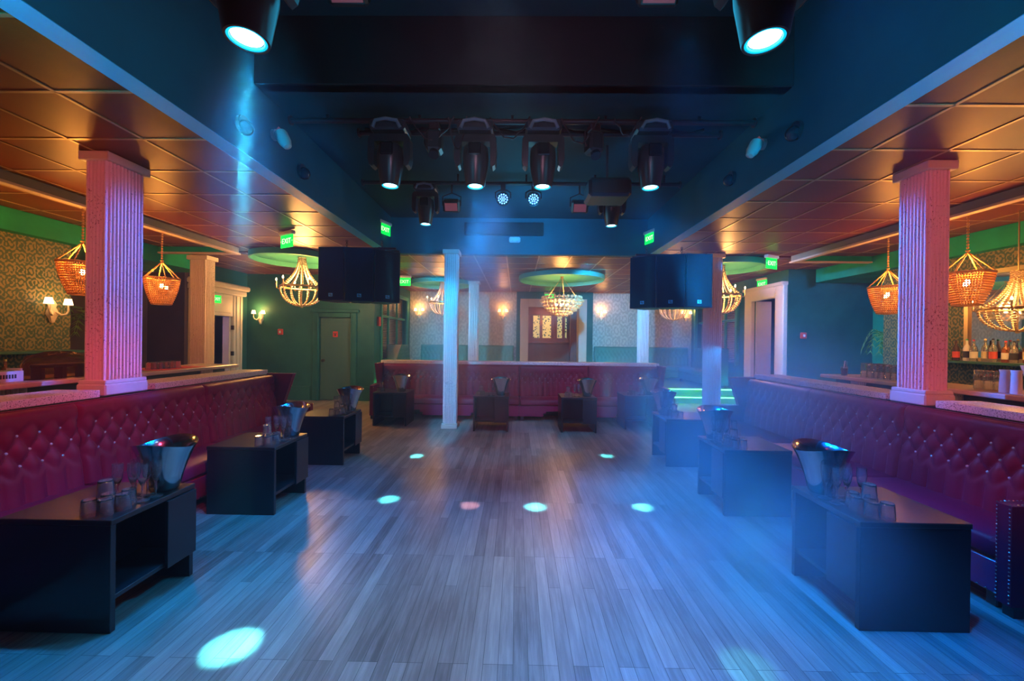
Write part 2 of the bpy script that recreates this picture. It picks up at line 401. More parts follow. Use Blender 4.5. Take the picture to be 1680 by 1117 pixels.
# window wall on the left, X=-3.5, Y 9.9-13 : opening with blinds
m=MB(); m.box(-3.65,-3.5,9.9,10.25,0,H1); m.box(-3.65,-3.5,12.6,13.0,0,H1); m.box(-3.65,-3.5,10.25,12.6,0,1.0); m.box(-3.65,-3.5,10.25,12.6,2.75,H1)
struct('wall_left_window',m,M['teal'])
m=MB(); m.box(-3.52,-3.46,10.17,10.27,.95,2.83,.01); m.box(-3.52,-3.46,12.58,12.68,.95,2.83,.01); m.box(-3.52,-3.46,10.27,12.58,2.73,2.83,.01); m.box(-3.52,-3.44,10.2,12.65,.92,1.0,.01)
wd=struct('window_1',m,M['hoop'])
m=MB(); m.box(-3.6,-3.55,11.0,11.06,1.0,2.75); m.box(-3.6,-3.55,11.8,11.86,1.0,2.75); m.box(-3.6,-3.55,10.25,12.6,2.1,2.16); m.build('muntin',M['hoop'],wd)
m=MB()
for i in range(42):
    z=1.03+i*.041; m.add([(-3.645,10.26,z+.010),(-3.615,10.26,z-.010),(-3.615,12.59,z-.010),(-3.645,12.59,z+.010)],[(0,1,2,3)])
m.build('blind',M['cream'],wd)
struct('trim_2',MB().box(-3.66,-3.64,9.9,12.9,.9,2.9),M['blackpl'])
# right : wall across Y=8.4 (blue lit), side wall with tall doorway, alcove
struct('wall_right_return',MB().box(5.65,7.5,8.4,8.55,0,H1),M['teal'])
struct('wall_right',MB().box(6.35,6.5,-2.6,7.0,0,H1),M['damaskL'])
struct('wall_right_niche',MB().box(7.4,7.5,7.0,8.4,0,H1),M['green'])
struct('wall_right_niche',MB().box(6.5,7.4,6.9,7.0,0,H1),M['green'])
m=MB(); m.box(5.65,5.8,8.55,8.72,0,H1); m.box(5.65,5.8,9.55,10.3,0,H1); m.box(5.65,5.8,8.72,9.55,2.55,H1); m.box(5.65,5.8,12.6,13.0,0,H1); m.box(5.65,5.8,10.3,12.6,0,1.0); m.box(5.65,5.8,10.3,12.6,2.75,H1)
struct('wall_right_door',m,M['teal'])
m=MB(); m.box(5.56,5.66,8.42,8.70,0,2.78,.015); m.box(5.56,5.66,9.57,9.85,0,2.78,.015); m.box(5.56,5.66,8.70,9.57,2.52,2.78,.015); m.box(5.52,5.66,8.40,9.88,2.76,2.84,.015)
m.box(5.66,6.0,9.50,9.57,0,2.52); m.box(5.66,6.0,8.70,8.76,0,2.52)
struct('door_3',m,M['frame'])
struct('wall_right_room',MB().box(6.9,7.0,8.55,12.8,0,H1),M['brownwall'])
m=MB(); m.box(5.58,5.66,10.22,10.32,.95,2.83,.01); m.box(5.58,5.66,12.58,12.68,.95,2.83,.01); m.box(5.58,5.66,10.3,12.6,2.73,2.83,.01)
wd=struct('window_2',m,M['hoop'])
m=MB(); m.box(5.70,5.75,11.0,11.06,1.0,2.75); m.box(5.70,5.75,11.8,11.86,1.0,2.75); m.box(5.70,5.75,10.3,12.6,2.1,2.16); m.build('muntin',M['hoop'],wd)
m=MB()
for i in range(42): m.add([(5.795,10.31,1.04+i*.041),(5.765,10.31,1.02+i*.041),(5.765,12.59,1.02+i*.041),(5.795,12.59,1.04+i*.041)],[(0,1,2,3)])
m.build('blind',M['cream'],wd)
struct('trim_3',MB().box(5.82,5.84,10.0,12.9,.9,2.9),M['blackpl'])
# back wall with wallpaper and the portal
m=MB(); m.box(-3.65,.28,13.0,13.15,0,H1); m.box(1.98,5.8,13.0,13.15,0,H1); m.box(.28,1.98,13.0,13.15,2.68,H1)
struct('wall_back',m,M['damaskB'])
m=MB(); m.box(-.02,.16,12.8,13.0,.34,H1); m.box(2.16,2.42,12.8,13.0,.34,H1); m.box(.16,2.16,12.8,13.0,2.86,H1)
struct('trim_4',m,M['teal'])
m=MB(); m.box(.10,.36,12.74,12.82,.34,2.86,.01); m.box(1.96,2.22,12.74,12.82,.34,2.86,.01); m.box(.36,1.96,12.74,12.82,2.60,2.86,.01); m.box(.30,.36,12.82,13.15,.34,2.6); m.box(1.96,2.0,12.82,13.15,.34,2.6)
struct('door_4',m,M['cream'])
struct('wall_back_room',MB().box(-.6,3.0,14.4,14.5,0,H1),M['wood'])
m=MB(); m.box(-.6,3.0,13.9,14.3,.34,1.42); m.box(-.6,3.0,13.8,14.35,1.42,1.48,.01); m.box(1.78,1.98,13.3,13.5,.34,2.9); m.box(-.6,3.0,14.2,14.38,2.45,2.9); m.box(-.6,3.0,14.2,14.38,1.48,1.62)
for x in (.30,.86,1.38,1.66,2.3): m.box(x-.05,x+.05,14.25,14.38,1.62,2.45)
struct('trim_5',m,M['wood'])
for i,(x0,x1) in enumerate(((.58,.82),(.90,1.22),(1.44,1.78))):
    wd=struct('window_%d'%(i+3),MB().box(x0-.03,x1+.03,14.36,14.4,1.6,2.44),M['wood'])
    MB().box(x0,x1,14.34,14.355,1.62,2.42).build('pane',M['stained'],wd)
struct('wall_back_lintel',MB().box(-.6,3.0,13.15,14.5,2.9,3.0),M['wood'])
# raised platform with lit steps at the back
struct('trim_6',MB().box(-3.5,5.65,10.4,13.0,0,.34),M['step'])
struct('trim_7',MB().box(-3.5,5.65,10.1,10.4,0,.17),M['step'])
m=MB(); m.box(-3.48,5.6,10.085,10.1,.135,.16).box(-3.48,5.6,10.385,10.4,.305,.33)
led=m.build('led_step_light',M['led_green']); tag(led,'green led strips glowing along the nosings of the platform steps','light strip')
# ceiling hoops (round dropped rings)
for i,(x,y,r) in enumerate(((-4.2,7.55,.78),(1.06,9.7,1.03),(4.0,7.95,.80),(-2.05,10.75,.80),(4.15,10.75,.80))):
    m=MB(); m.lathe([(r,-.10),(r,0),(r-.03,0),(r-.03,-.10)],(x,y,H1-.007),64,close=True); m.cyl((x,y,H1-.012),(x,y,H1-.008),r-.031,n=64)
    fixn(struct('trim_8',m,M['hoop'],40))
# bar coffers : fascia, end face, green bulkheads
for s in (-1,1):
    L=6.86 if s<0 else 7.12
    a=lambda p,q:(min(s*p,s*q),max(s*p,s*q))
    x0,x1=a(4.83,4.88); m=MB().box(x0,x1,-2.5,L,2.99,H1-.007); m2=MB().box(*a(4.81,4.90),-2.5,L+.02,2.96,2.99,.004)
    m3=MB().box(*a(4.88,6.2),L-.05,L,2.99,H1-.007); m2.box(*a(4.90,6.2),L-.07,L+.02,2.965,2.99,.004)
    struct('trim_9',m,M['fascia']); struct('trim_10',m2,M['cream']); struct('trim_11',m3,M['green'])
    b=MB().box(*a(6.2,6.35),-2.5,5.6 if s<0 else 7.0,2.81,H1-.007)
    b.box(*a(6.2,7.4),5.6 if s<0 else 7.0,7.88 if s<0 else 8.38,2.81,H1-.007)
    struct('trim_12',b,M['green'])
# ============================================================ HALF WALLS, LEDGES, COLUMNS
def half_wall(s,y0,y1,c0,c1):
    a=lambda p,q:(min(s*p,s*q),max(s*p,s*q))
    struct('wall_half_left' if s<0 else 'wall_half_right',MB().box(*a(3.46,3.72),y0,y1,0,1.033),M['barfront'])
    side='left' if s<0 else 'right'
    for q,(p0,p1) in enumerate(((y0,c0),(c1,y1+.03))):
        o=MB().box(*a(3.42,3.78),p0,p1,1.035,1.095,.004).build('granite_ledge',M['granite'])
        tag(o,'speckled granite ledge behind the %s banquette, part %s the near column'%(side,'nearer than' if q==0 else 'beyond'),'ledge',None)
half_wall(-1,.2,5.42,3.24,3.74)
half_wall(1,.2,5.76,3.30,3.74)
struct('wall_half_back',MB().box(-2.75,2.87,8.19,8.40,0,1.033),M['barfront'])
tag(MB().box(-2.78,2.9,8.15,8.45,1.035,1.095,.004).build('granite_ledge',M['granite']),'speckled granite ledge running along the top of the back banquette','ledge')
def column(label,cat,x0,x1,y0,y1,zb,zt,pitch,base_h,over=.022,cap_h=.075,group=None,tall=False):
    cx,cy=(x0+x1)/2,(y0+y1)/2
    r=thing('reeded_column',label,cat,(cx,cy,zb),0,group)
    W,D=x1-x0,y1-y0; Ht=zt-zb
    def side(L,n,seg=8):
        p=L/n; out=[]
        for i in range(n):
            out.append((i*p,0))
            for k in range(seg+1):
                t=k/seg; out.append((i*p+(.26+.74*t)*p, .50*p*math.sqrt(max(0,1-(2*t-1)**2))))
        return out
    nw=max(3,round(W/pitch)); nd=max(3,round(D/pitch)); e=.5*pitch
    w2,d2=W/2-e,D/2-e
    P=[]
    for (u,h) in side(2*w2,nw): P.append((-w2+u,-d2-h))
    for (u,h) in side(2*d2,nd): P.append((w2+h,-d2+u))
    for (u,h) in side(2*w2,nw): P.append((w2-u,d2+h))
    for (u,h) in side(2*d2,nd): P.append((-w2-h,d2-u))
    MB().poly(P,'z',base_h,Ht-cap_h).build('shaft',M['column'],r,50)
    MB().box(-W/2-over,W/2+over,-D/2-over,D/2+over,Ht-cap_h,Ht-.002,.006).build('capital',M['colcap'],r)
    b=MB().box(-W/2-over,W/2+over,-D/2-over,D/2+over,0,base_h*.75,.01); b.box(-W/2-over*.6,W/2+over*.6,-D/2-over*.6,D/2+over*.6,base_h*.75,base_h,.006)
    b.build('base',M['colcap'],r)
    return r
column('wide reeded column with pink ridges rising from the left ledge','column',-3.66,-3.45,3.31,3.66,1.036,3.088,.035,.13)
column('reeded column rising from the right ledge, near the bottle shelf','column',3.42,3.63,3.38,3.66,1.036,3.088,.036,.13)
column('tan reeded column behind the end of the left bar','column',-5.74,-5.42,6.89,7.12,0,2.955,.04,.15)
column('pale blue reeded column standing on the dance floor before the back banquette','column',-1.27,-1.03,6.85,7.09,0,3.088,.04,.10)
column('reeded column standing in front of the green-lit steps at the right','column',3.31,3.58,6.98,7.2,0,3.088,.04,.10)
column('slim reeded column behind the back banquette, left of the portal','column',-1.29,-1.02,10.5,10.74,.34,3.082,.05,.10)
column('slim reeded column behind the right end of the back banquette','column',3.20,3.48,10.5,10.74,.34,3.082,.05,.10)
# ============================================================ BANQUETTES
def tuft(L,z0,z1,a,b,rows,zr,res,yf,name,mat,parent,amp=.042,x0=0,bt=True):
    """tufted upholstery face; rows of buttons start at height zr (top row) going down"""
    nx=int(L/res)+1; zs=[];n=int((z1-z0)/(res))+1
    m=MB();V=[]
    zc0=zr-b*(rows-1)
    for j in range(n+1):
        z=z0+(z1-z0)*j/n
        for i in range(nx+1):
            x=L*i/nx
            q=(z-zr)/b
            p1=x/a-q/2; p2=x/a+q/2
            d=(abs(math.sin(PI*p1))*abs(math.sin(PI*p2)))**.45
            if z>zr: 
                k=min(1,(z-zr)/(b*.9)); d=d*(1-k)+k*(.8+.2*abs(math.sin(PI*x/a/2))**.3)
            if z<zc0:
                k=min(1,(zc0-z)/(b*.9)); off=.5*((rows-1)%2); d=d*(1-k)+k*(abs(math.sin(PI*(x/a+off)))**.35)
            ed=min(1,min(x,L-x)/.02)**.5*min(1,(z1-z)/.03)**.5
            y=yf(z)-amp*d*ed
            V.append((x0+x,y,z))
    F=[(j*(nx+1)+i,j*(nx+1)+i+1,(j+1)*(nx+1)+i+1,(j+1)*(nx+1)+i) for j in range(n) for i in range(nx)]
    m.add(V,F)
    # closed back
    m.box(x0,x0+L,-.035,0,z0,z1)
    o=m.build(name,mat,parent,80)
    if bt:
        bm0=MB().ball((0,0,0),.0105,8,5); first=None
        for r in range(rows):
            z=zr-r*b; k=0; x=(a/2 if r%2 else a)
            while x<L-.03:
                if first is None: first=bm0.build('button',M['button'],o,60); q=first
                else: q=first.copy(); COL.objects.link(q)
                q.parent=o; q.location=(x0+x,yf(z)-.004,z); x+=a
    return o
def nails(m,pts,step=.022,r=.005):
    for p,q in zip(pts[:-1],pts[1:]):
        p=Vector(p);q=Vector(q);n=max(1,int((q-p).length/step))
        m.beads([p+(q-p)*(i/n) for i in range(n+1)],r)
def banquette(label,loc,rz,L,secs,mat=None,wings=(1,1),rows=3,zr=.87,a=.125,b=.1,res=.0125,arch=False,bt=True,wing_mat=None,H=1.03,nail=True):
    mat=mat or M['velvet']; wing_mat=wing_mat or mat
    r=thing('banquette',label,'banquette',loc,rz)
    yf=lambda z:-.075-.07*(H-z)/.6
    x=0
    for sl in secs:
        tuft(sl-.004,.42,H,a,b,rows,zr,res,yf,'back_panel',mat,r,x0=x+.002,bt=bt)
        MB().box(x+.003,x+sl-.003,-.60,-.10,.29,.425,.03).build('seat_cushion',mat,r,50)
        bs=MB()
        if arch:
            P=[(x+.004,.09),(x+sl*.33,.09),(x+sl*.33,.15),(x+sl*.37,.15),(x+sl*.37,.19),(x+sl*.63,.19),(x+sl*.63,.15),(x+sl*.67,.15),(x+sl*.67,.09),(x+sl-.004,.09),(x+sl-.004,.289),(x+.004,.289)]
            bs.poly(P,'y',-.58,-.55); bs.box(x+.01,x+sl-.01,-.5,-.04,.2,.289)
        else: bs.box(x+.004,x+sl-.004,-.585,-.04,.09,.289,.01)
        bs.build('base_panel',M['vinyl'] if mat is M['velvet'] else mat,r)
        for fx in (x+.06,x+sl-.06):
            for fy in (-.52,-.1): MB().box(fx-.03,fx+.03,fy-.03,fy+.03,0,.09,.005).build('foot',M['blackpl'],r)
        x+=sl
    P=[(-.001,.07),(-.60,.07),(-.60,.64),(-.23,.65),(-.36,H+.02),(-.001,H+.02)]
    for k,wx in enumerate((-.075,L+.002)):
        if not wings[k]: continue
        wgo=MB().poly(P,'x',wx,wx+.073); fixn(wgo.build('end_panel',wing_mat,r))
        wg=r.children[-1]
        if nail:
            nm=MB()
            for xx in (wx+.006,wx+.067): nails(nm,[(xx,-.604,.09),(xx,-.604,.645),(xx,-.232,.656),(xx,-.365,H+.022),(xx,-.02,H+.024)])
            nm.build('nailhead_trim',M['nail'],wg,60)
        for fy in (-.54,-.06): MB().box(wx+.01,wx+.063,fy-.03,fy+.03,0,.07).build('foot',M['blackpl'],r)
    if nail:
        nm=MB(); nails(nm,[(.01,-.588,.105),(L-.01,-.588,.105)],.045,.006)
        if not arch: nm.build('nailhead_trim',M['nail'],r,60)
    return r
banquette('long burgundy tufted banquette along the left side below the granite ledge',(-3.405,1.35,0),PI/2,4.05,(1.62,1.22,1.21),wings=(1,1))
banquette('long burgundy tufted banquette along the right side with a nail-studded arm',(3.405,5.72,0),-PI/2,3.36,(1.18,1.1,1.08),wings=(1,1))
banquette('burgundy tufted banquette facing the camera across the back of the dance floor',(-2.72,8.18,0),0,5.56,(1.4,1.38,1.38,1.4),arch=True,res=.02,a=.115,b=.085,zr=.86)
banquette('teal tufted banquette on the platform against the back wall, left of the portal',(-3.1,12.98,.34),0,3.0,(1.5,1.5),mat=M['greenvinyl'],wings=(0,0),res=.03,bt=False,nail=False,H=1.02)
banquette('teal tufted banquette on the platform against the back wall, right of the portal',(2.5,12.98,.34),0,3.0,(1.5,1.5),mat=M['greenvinyl'],wings=(0,0),res=.03,bt=False,nail=False,H=1.02)
banquette('green tufted banquette with a grey end under the left blinds',(-3.43,10.62,.34),PI/2,1.6,(1.6,),mat=M['greenvinyl'],wings=(1,0),wing_mat=M['greywing'],res=.03,bt=False,nail=False,H=1.02)
banquette('green tufted banquette under the right blinds behind the column',(5.55,12.3,.34),-PI/2,1.7,(1.7,),mat=M['greenvinyl'],wings=(0,1),res=.03,bt=False,nail=False,H=1.02)
# ============================================================ TABLES
def cocktail_table(label,loc,rz,door_far=True,L=.54,W=.60,Ht=.59):
    """side with the door faces +x (local); end panel faces -y"""
    r=thing('cocktail_table',label,'table',loc,rz,'black cocktail tables around the dance floor')
    t=.03
    MB().box(-W,0,0,L,Ht-t,Ht,.003).build('tabletop',M['topwood'],r)
    MB().box(-W+.004,-.006,.004,.004+t,0,Ht-t-.001,.002).build('end_panel',M['blackwood'],r)
    MB().box(-W+.004,-.006,L-t-.004,L-.004,0,Ht-t-.001,.002).build('end_panel',M['blackwood'],r)
    MB().box(-W+.01,-.012,t+.005,L-t-.005,.16,.185,.002).build('shelf',M['blackwood'],r)
    MB().box(-W*.55,-W*.55+.015,t+.005,L-t-.005,.187,Ht-t-.002).build('divider',M['blackwood'],r)
    y0,y1=(L*.60,L-.006) if door_far else (.006,L*.40)
    MB().box(-.005,.014,y0,y1,.155,Ht-t-.002,.002).build('door_panel',M['blackwood'],r)
    return r
TL=[]
for i,(y,w) in enumerate(((2.035,'nearest'),(3.43,'middle'),(4.81,'farthest'))):
    TL.append(cocktail_table('%s of the three black cocktail tables along the left banquette'%w,(-2.085,y,0),0))
TR=[]
for i,(y,w) in enumerate(((2.17,'nearest'),(3.57,'middle'),(4.95,'farthest'))):
    r=cocktail_table('%s of the three black cocktail tables along the right banquette'%w,(1.86,y,0),0,False)
    r.location=(1.86,y,0)
    for ch in r.children:                # mirrored: the shelf side faces the dance floor
        ch.data=ch.data.copy(); ch.data.transform(Matrix.Diagonal((-1,1,1,1))); ch.data.flip_normals()
    TR.append(r)
TB=[]
for (x,y,rz,lab) in ((-1.93,7.0,-PI/2,'black cocktail table at the left end of the back banquette'),(-.125,6.70,-PI/2,'black cocktail table before the back banquette, just right of the blue column'),
               (1.355,6.69,-PI/2,'black cocktail table with an open shelf before the back banquette, right of centre'),(2.50,7.0,-PI/2,'black cocktail table at the right end of the back banquette')):
    r=cocktail_table(lab,(x-.60,y,0),-PI/2,True,L=.60,W=.55)
    TB.append(r)
# ============================================================ TABLEWARE
def mk_tumbler():
    # upside-down rocks glass
    m=MB().lathe([(.036,0),(.031,.082),(.029,.086),(.0,.086),(0,.078),(.027,.076),(.0335,0.0)],(0,0,0),28,lambda R,z,t:(R*(1-.035*(1 if .012<z<.08 else 0)*math.cos(7*t)),z),close=True)
    o=fixn(m.build('tumbler',M['glass'],None,40)); return o
def mk_flute():
    m=MB().lathe([(.0,0),(.034,.0),(.033,.004),(.006,.010),(.0045,.02),(.0045,.085),(.012,.10),(.021,.13),(.026,.17),(.0245,.215),(.023,.215),(.0245,.17),(.0195,.13),(.010,.105),(0,.10)],(0,0,0),14)
    return fixn(m.build('champagne_flute',M['glass'],None,50))
def mk_bucket():
    h=.285
    prof=[(.0,0),(.068,0),(.074,.006),(.092,.09),(.115,.17),(.138,.24),(.156,h),(.1575,h+.003),(.154,h+.001),(.135,.24),(.112,.17),(.088,.09),(.07,.012),(0,.010)]
    def fn(r,z,t):
        k=max(0,(z-.10)/(h-.10)); k=min(k,1)
        return r*(1+.10*k*abs(math.cos(t))-.04*k), z+.020*k**2*(abs(math.sin(t))**1.5*2-1)
    m=MB().lathe(prof,(0,0,0),48,fn); return fixn(m.build('ice_bucket',M['steel'],None,70))
tum0,fl0,bk0=mk_tumbler(),mk_flute(),mk_bucket()
used=set()
def put(o,loc,rz,label,cat,group):
    if o.name in used: c=o.copy(); COL.objects.link(c)
    else: c=o; used.add(o.name)
    c.location=loc; c.rotation_euler=(0,0,rz); tag(c,label,cat,group); return c
Z=.592
def dress(ox,oy,sx,where,kind,full=True,bk=(0,0),flutes=(),tb=(),top=()):
    for i,(x,y,w) in enumerate(tb): put(tum0,(ox+sx*x,oy+y,Z),i,'tumbler on the %s, %s'%(where,w),'glass','upturned tumblers on the cocktail tables')
    for i,(x,y,w) in enumerate(top): put(tum0,(ox+sx*x,oy+y,Z+.088),i,'tumbler on the %s, %s'%(where,w),'glass','upturned tumblers on the cocktail tables')
    for i,(x,y,w) in enumerate(flutes): put(fl0,(ox+sx*x,oy+y,Z),0,'champagne flute on the %s, %s'%(where,w),'glass','champagne flutes on the cocktail tables')
    put(bk0,(ox+sx*bk[0],oy+bk[1],Z),0,'steel ice bucket with curved rim on the %s'%where,'ice bucket','steel ice buckets on the cocktail tables')
tbp=[(.075,.06,'front row by the floor'),(.15,.05,'front row by the banquette'),(.055,.135,'second row by the floor'),(.13,.13,'second row by the banquette'),(.09,.205,'back row')]
topp=[(.105,.09,'stacked on top')]
flp=[(.05,.245,'front row by the floor'),(.12,.26,'front middle'),(.19,.24,'front row by the banquette'),(.035,.315,'back row by the floor'),(.10,.33,'back middle'),(.17,.33,'back row by the banquette')]
for s,xs,ys,side in ((-1,-2.105,(2.035,3.43,4.81),'left'),(1,1.88,(2.17,3.57,4.95),'right')):
    for y,w in zip(ys,('nearest','middle','farthest')):
        wh='%s table at the %s'%(w,side)
        if side=='left': dress(xs,y,s,wh,0,bk=(.09,.44),tb=tbp,top=topp,flutes=flp)
        else:
            dress(xs,y,s,wh,0,bk=(.05+.05,.43),tb=[(a+.02,b_,c) for a,b_,c in tbp],top=topp,flutes=flp)
bk2=[(.09,.06,'front left'),(.16,.06,'front right'),(.125,.13,'behind the front pair')]
for (x,lab,fl) in ((-2.53,'table at left end of back banquette',[]),(-.725,'table just right of the blue column',[(.26,.08,'left of pair'),(.33,.08,'right of pair')]),
             (.755,'back table with open shelf, right of centre',[(.24,.12,'left of pair'),(.31,.12,'right of pair')]),(1.9,'table at right end of back banquette',[(.30,.12,'left of pair'),(.36,.12,'right of pair')])):
    y={-2.53:7.0,-.725:6.70,.755:6.69,1.9:7.0}[x]
    dress(x,y,1,lab,0,bk=(.46,.17),tb=bk2,top=[(.125,.09,'stacked on top')],flutes=fl)
# ============================================================ TRUSS AND STAGE LIGHTING
def pipe(label,y,x0,x1,z):
    r=thing('lighting_pipe',label,'pipe',((x0+x1)/2,y,z),0,None); h=(x1-x0)/2
    MB().cyl((-h,0,0),(h,0,0),.025,n=14).build('pipe',M['blackmetal'],r,40)
    for s in (-1,1): MB().cyl((s*h,0,0),(s*(h+.015),0,0),.045,n=14).build('end_cap',M['red'] if False else M['blackmetal'],r,40)
    k=-h+.35
    while k<h: MB().box(k-.012,k+.012,-.006,.006,0,(3.718 if y>3.4 else 4.298)-z).build('hanger',M['blackmetal'],r); k+=.9
    return r
pipe('front black lighting pipe carrying the four large moving heads',3.87,-2.22,2.25,3.66)
pipe('second black lighting pipe just behind the front one',4.12,-1.65,2.05,3.67)
pipe('rear black lighting pipe carrying the two smaller moving heads',5.25,-2.05,2.1,3.60)
pipe('black lighting pipe carrying the two big moving heads nearest the camera',1.93,-2.1,2.1,3.70)
def moving_head(label,scale=1.0,tilt=0):
    r=thing('moving_head_light',label,'stage light',(0,0,0),0,'moving head lights over the dance floor')
    S=scale
    b=MB().box(-.17*S,.17*S,-.13*S,.13*S,-.12*S,-.02*S,.02*S)
    bo=b.build('base',M['headpl'],r)
    MB().tube([(-.13*S,-.135*S,-.11*S),(-.10*S,-.15*S,-.055*S),(0,-.155*S,-.04*S),(.10*S,-.15*S,-.055*S),(.13*S,-.135*S,-.11*S)],.017*S).build('carry_handle',M['handle'],bo,50)
    for s in (-1,1): MB().cyl((s*.09*S,0,-.03*S),(s*.09*S,0,.03),.02*S).build('clamp',M['blackmetal'],r,40)
    y=MB()
    y.poly([(-.175*S,-.13*S),(.175*S,-.13*S),(.20*S,-.17*S),(.205*S,-.36*S),(.19*S,-.42*S),(.165*S,-.44*S),(.145*S,-.42*S),(.14*S,-.2*S),(-.14*S,-.2*S),(-.145*S,-.42*S),(-.165*S,-.44*S),(-.19*S,-.42*S),(-.205*S,-.36*S),(-.20*S,-.17*S)],'y',-.055*S,.055*S)
    fixn(y.build('yoke',M['headpl'],r,30))
    h=MB().lathe([(.0,-.21*S),(.085*S,-.215*S),(.118*S,-.25*S),(.126*S,-.33*S),(.122*S,-.42*S),(.105*S,-.52*S),(.092*S,-.60*S),(.088*S,-.615*S),(.078*S,-.615*S),(.076*S,-.595*S),(0,-.594*S)],(0,0,0),28)
    hd=fixn(h.build('head',M['headpl'],r,40))
    MB().cyl((0,0,-.598*S),(0,0,-.602*S),.062*S,n=24).build('lens',M['lens'],hd)
    MB().torus((0,0,-.606*S),.072*S,.008*S,28,6).build('lens_ring',M['lensrim'],hd,60)
    MB().box(-.06*S,.06*S,-.134*S,-.11*S,-.36*S,-.24*S,.01*S).build('display_panel',M['darkgloss'],hd)
    return r
heads=[(-1.25,3.87,3.66,'leftmost large moving head light on the front pipe',1),(-.42,3.87,3.66,'second large moving head light from the left on the front pipe',1),
 (.23,3.87,3.66,'third large moving head light from the left on the front pipe',1),(1.27,3.87,3.66,'rightmost large moving head light on the front pipe',1),
 (-1.22,5.25,3.60,'smaller moving head light at the left of the rear pipe',.86),(1.22,5.25,3.60,'smaller moving head light at the right of the rear pipe',.86),
 (-1.33,1.93,3.70,'big moving head light close to the camera at the upper left',1.12),(1.17,1.93,3.70,'big moving head light close to the camera at the upper right',1.12)]
h0=moving_head(heads[0][3]); 
for i,(x,y,z,l,s) in enumerate(heads):
    o=h0 if i==0 else clone(h0,(0,0,0),0,l)
    o.location=(x,y,z-.02); o.scale=(s,s,s)
def spot(name,loc,aim,color,power,ang,blend=.5,r=.03):
    li=bpy.data.lights.new(name,'SPOT'); li.color=color; li.energy=power; li.spot_size=math.radians(ang); li.spot_blend=blend; li.shadow_soft_size=r
    o=bpy.data.objects.new(name,li); COL.objects.link(o); o.location=loc
    o.rotation_euler=(Vector(aim)-Vector(loc)).to_track_quat('-Z','Y').to_euler(); return o
def point(name,loc,color,power,r=.04):
    li=bpy.data.lights.new(name,'POINT'); li.color=color; li.energy=power; li.shadow_soft_size=r
    o=bpy.data.objects.new(name,li); COL.objects.link(o); o.location=loc; return o
# small scanners on the pipes
def scanner(label):
    r=thing('scanner_light',label,'stage light',(0,0,0),0,'small scanner lights on the front pipe')
    MB().box(-.05,.05,-.05,.05,-.09,-.02,.01).build('clamp',M['blackmetal'],r)
    MB().tube([(-.09,0,-.10),(-.095,0,-.2),(-.08,0,-.24)],.012).build('bracket',M['blackmetal'],r,50)
    b=MB().box(-.075,.075,-.08,.08,-.30,-.10,.025); bb=b.build('body',M['headpl'],r)
    MB().cyl((0,-.03,-.30),(0,-.05,-.34),.045,.05,n=18).build('lens_barrel',M['darkgloss'],bb,40)
    return r
s0=scanner('small scanner light between the two left heads on the front pipe'); s0.location=(-.82,3.87,3.65)
clone(s0,(.72,3.87,3.65),.3,'small scanner light between the two right heads on the front pipe')
# LED par cans facing the camera
def par(label,col=None):
    r=thing('led_par_light',label,'stage light',(0,0,0),0,'round led par lights on the rear pipe')
    MB().box(-.03,.03,-.02,.02,-.10,0).build('clamp',M['blackmetal'],r)
    MB().tube([(-.10,0,-.2),(-.10,0,-.12),(-.05,0,-.09),(.05,0,-.09),(.10,0,-.12),(.10,0,-.2)],.009).build('bracket',M['blackmetal'],r,50)
    c=MB().lathe([(0,.12),(.06,.12),(.075,.09),(.085,0),(.088,-.04),(.080,-.04),(.078,-.02),(0,-.02)],(0,0,0),28); c.xf(Matrix.Translation((0,0,-.2))@Matrix.Rotation(math.radians(-62),4,'X'))
    cc=fixn(c.build('can',M['blackpl'],r,40))
    l=MB(); pts=[(0,0)]+[(.028*math.cos(k*PI/3),.028*math.sin(k*PI/3)) for k in range(6)]+[(.057*math.cos(k*PI/6+.2),.057*math.sin(k*PI/6+.2)) for k in range(12)]
    for p in pts: l.cyl((p[0],p[1],-.021),(p[0],p[1],-.025),.0095,n=8)
    l.xf(Matrix.Translation((0,0,-.2))@Matrix.Rotation(math.radians(-62),4,'X')); l.build('led_cluster',col or M['ledblue'],cc)
    return r
p0=par('round blue-white led par light hanging left of centre under the rear pipe'); p0.location=(-.205,5.25,3.60)
clone(p0,(.195,5.25,3.60),.06,'round blue-white led par light hanging right of centre under the rear pipe')
# small boxes and wash lights with glass fronts
def flood(label,loc,rx,m,sz=.28):
    r=thing('flood_light',label,'stage light',loc)
    a=MB().box(-sz/2,sz/2,-.05,.06,-sz*.36,sz*.36,.02); a.xf(Matrix.Rotation(rx,4,'X')); b=a.build('housing',M['blackpl'],r)
    a=MB().box(-sz/2+.03,sz/2-.03,-.056,-.05,-sz*.36+.03,sz*.36-.03); a.xf(Matrix.Rotation(rx,4,'X')); a.build('front_glass',m,b)
    MB().tube([(-sz/2-.01,0,0),(-sz/2-.01,0,.12),(0,0,.17),(sz/2+.01,0,.12),(sz/2+.01,0,0)],.008).build('bracket',M['blackmetal'],r,50)
    MB().cyl((0,0,.17),(0,0,.303),.012).build('stem',M['blackmetal'],r,40)
    return r
flood('black flood light with reddish glass at the top edge, left of centre',(-1.22,2.78,3.995),.9,M['redled'],.28)
flood('black flood light with reddish glass at the top edge, right of centre',(.96,2.78,3.995),.9,M['redled'],.28)
flood('dim square flood light left of the round blue led lights',(-.88,5.25,3.30),.6,M['redled'],.22)
flood('square flood light with pale red glass right of the round blue led lights',(.80,5.25,3.30),.6,M['redled'],.22)
b=MB().box(-.23,.23,-.18,.18,-.10,.10,.03).build('projector_box',M['blackpl'],None); b.location=(.98,4.45,3.20); tag(b,'black box hanging below the pipes between the right heads','box')
MB().cyl((0,0,.1),(0,0,.515),.015).build('stem',M['blackmetal'],b,40)
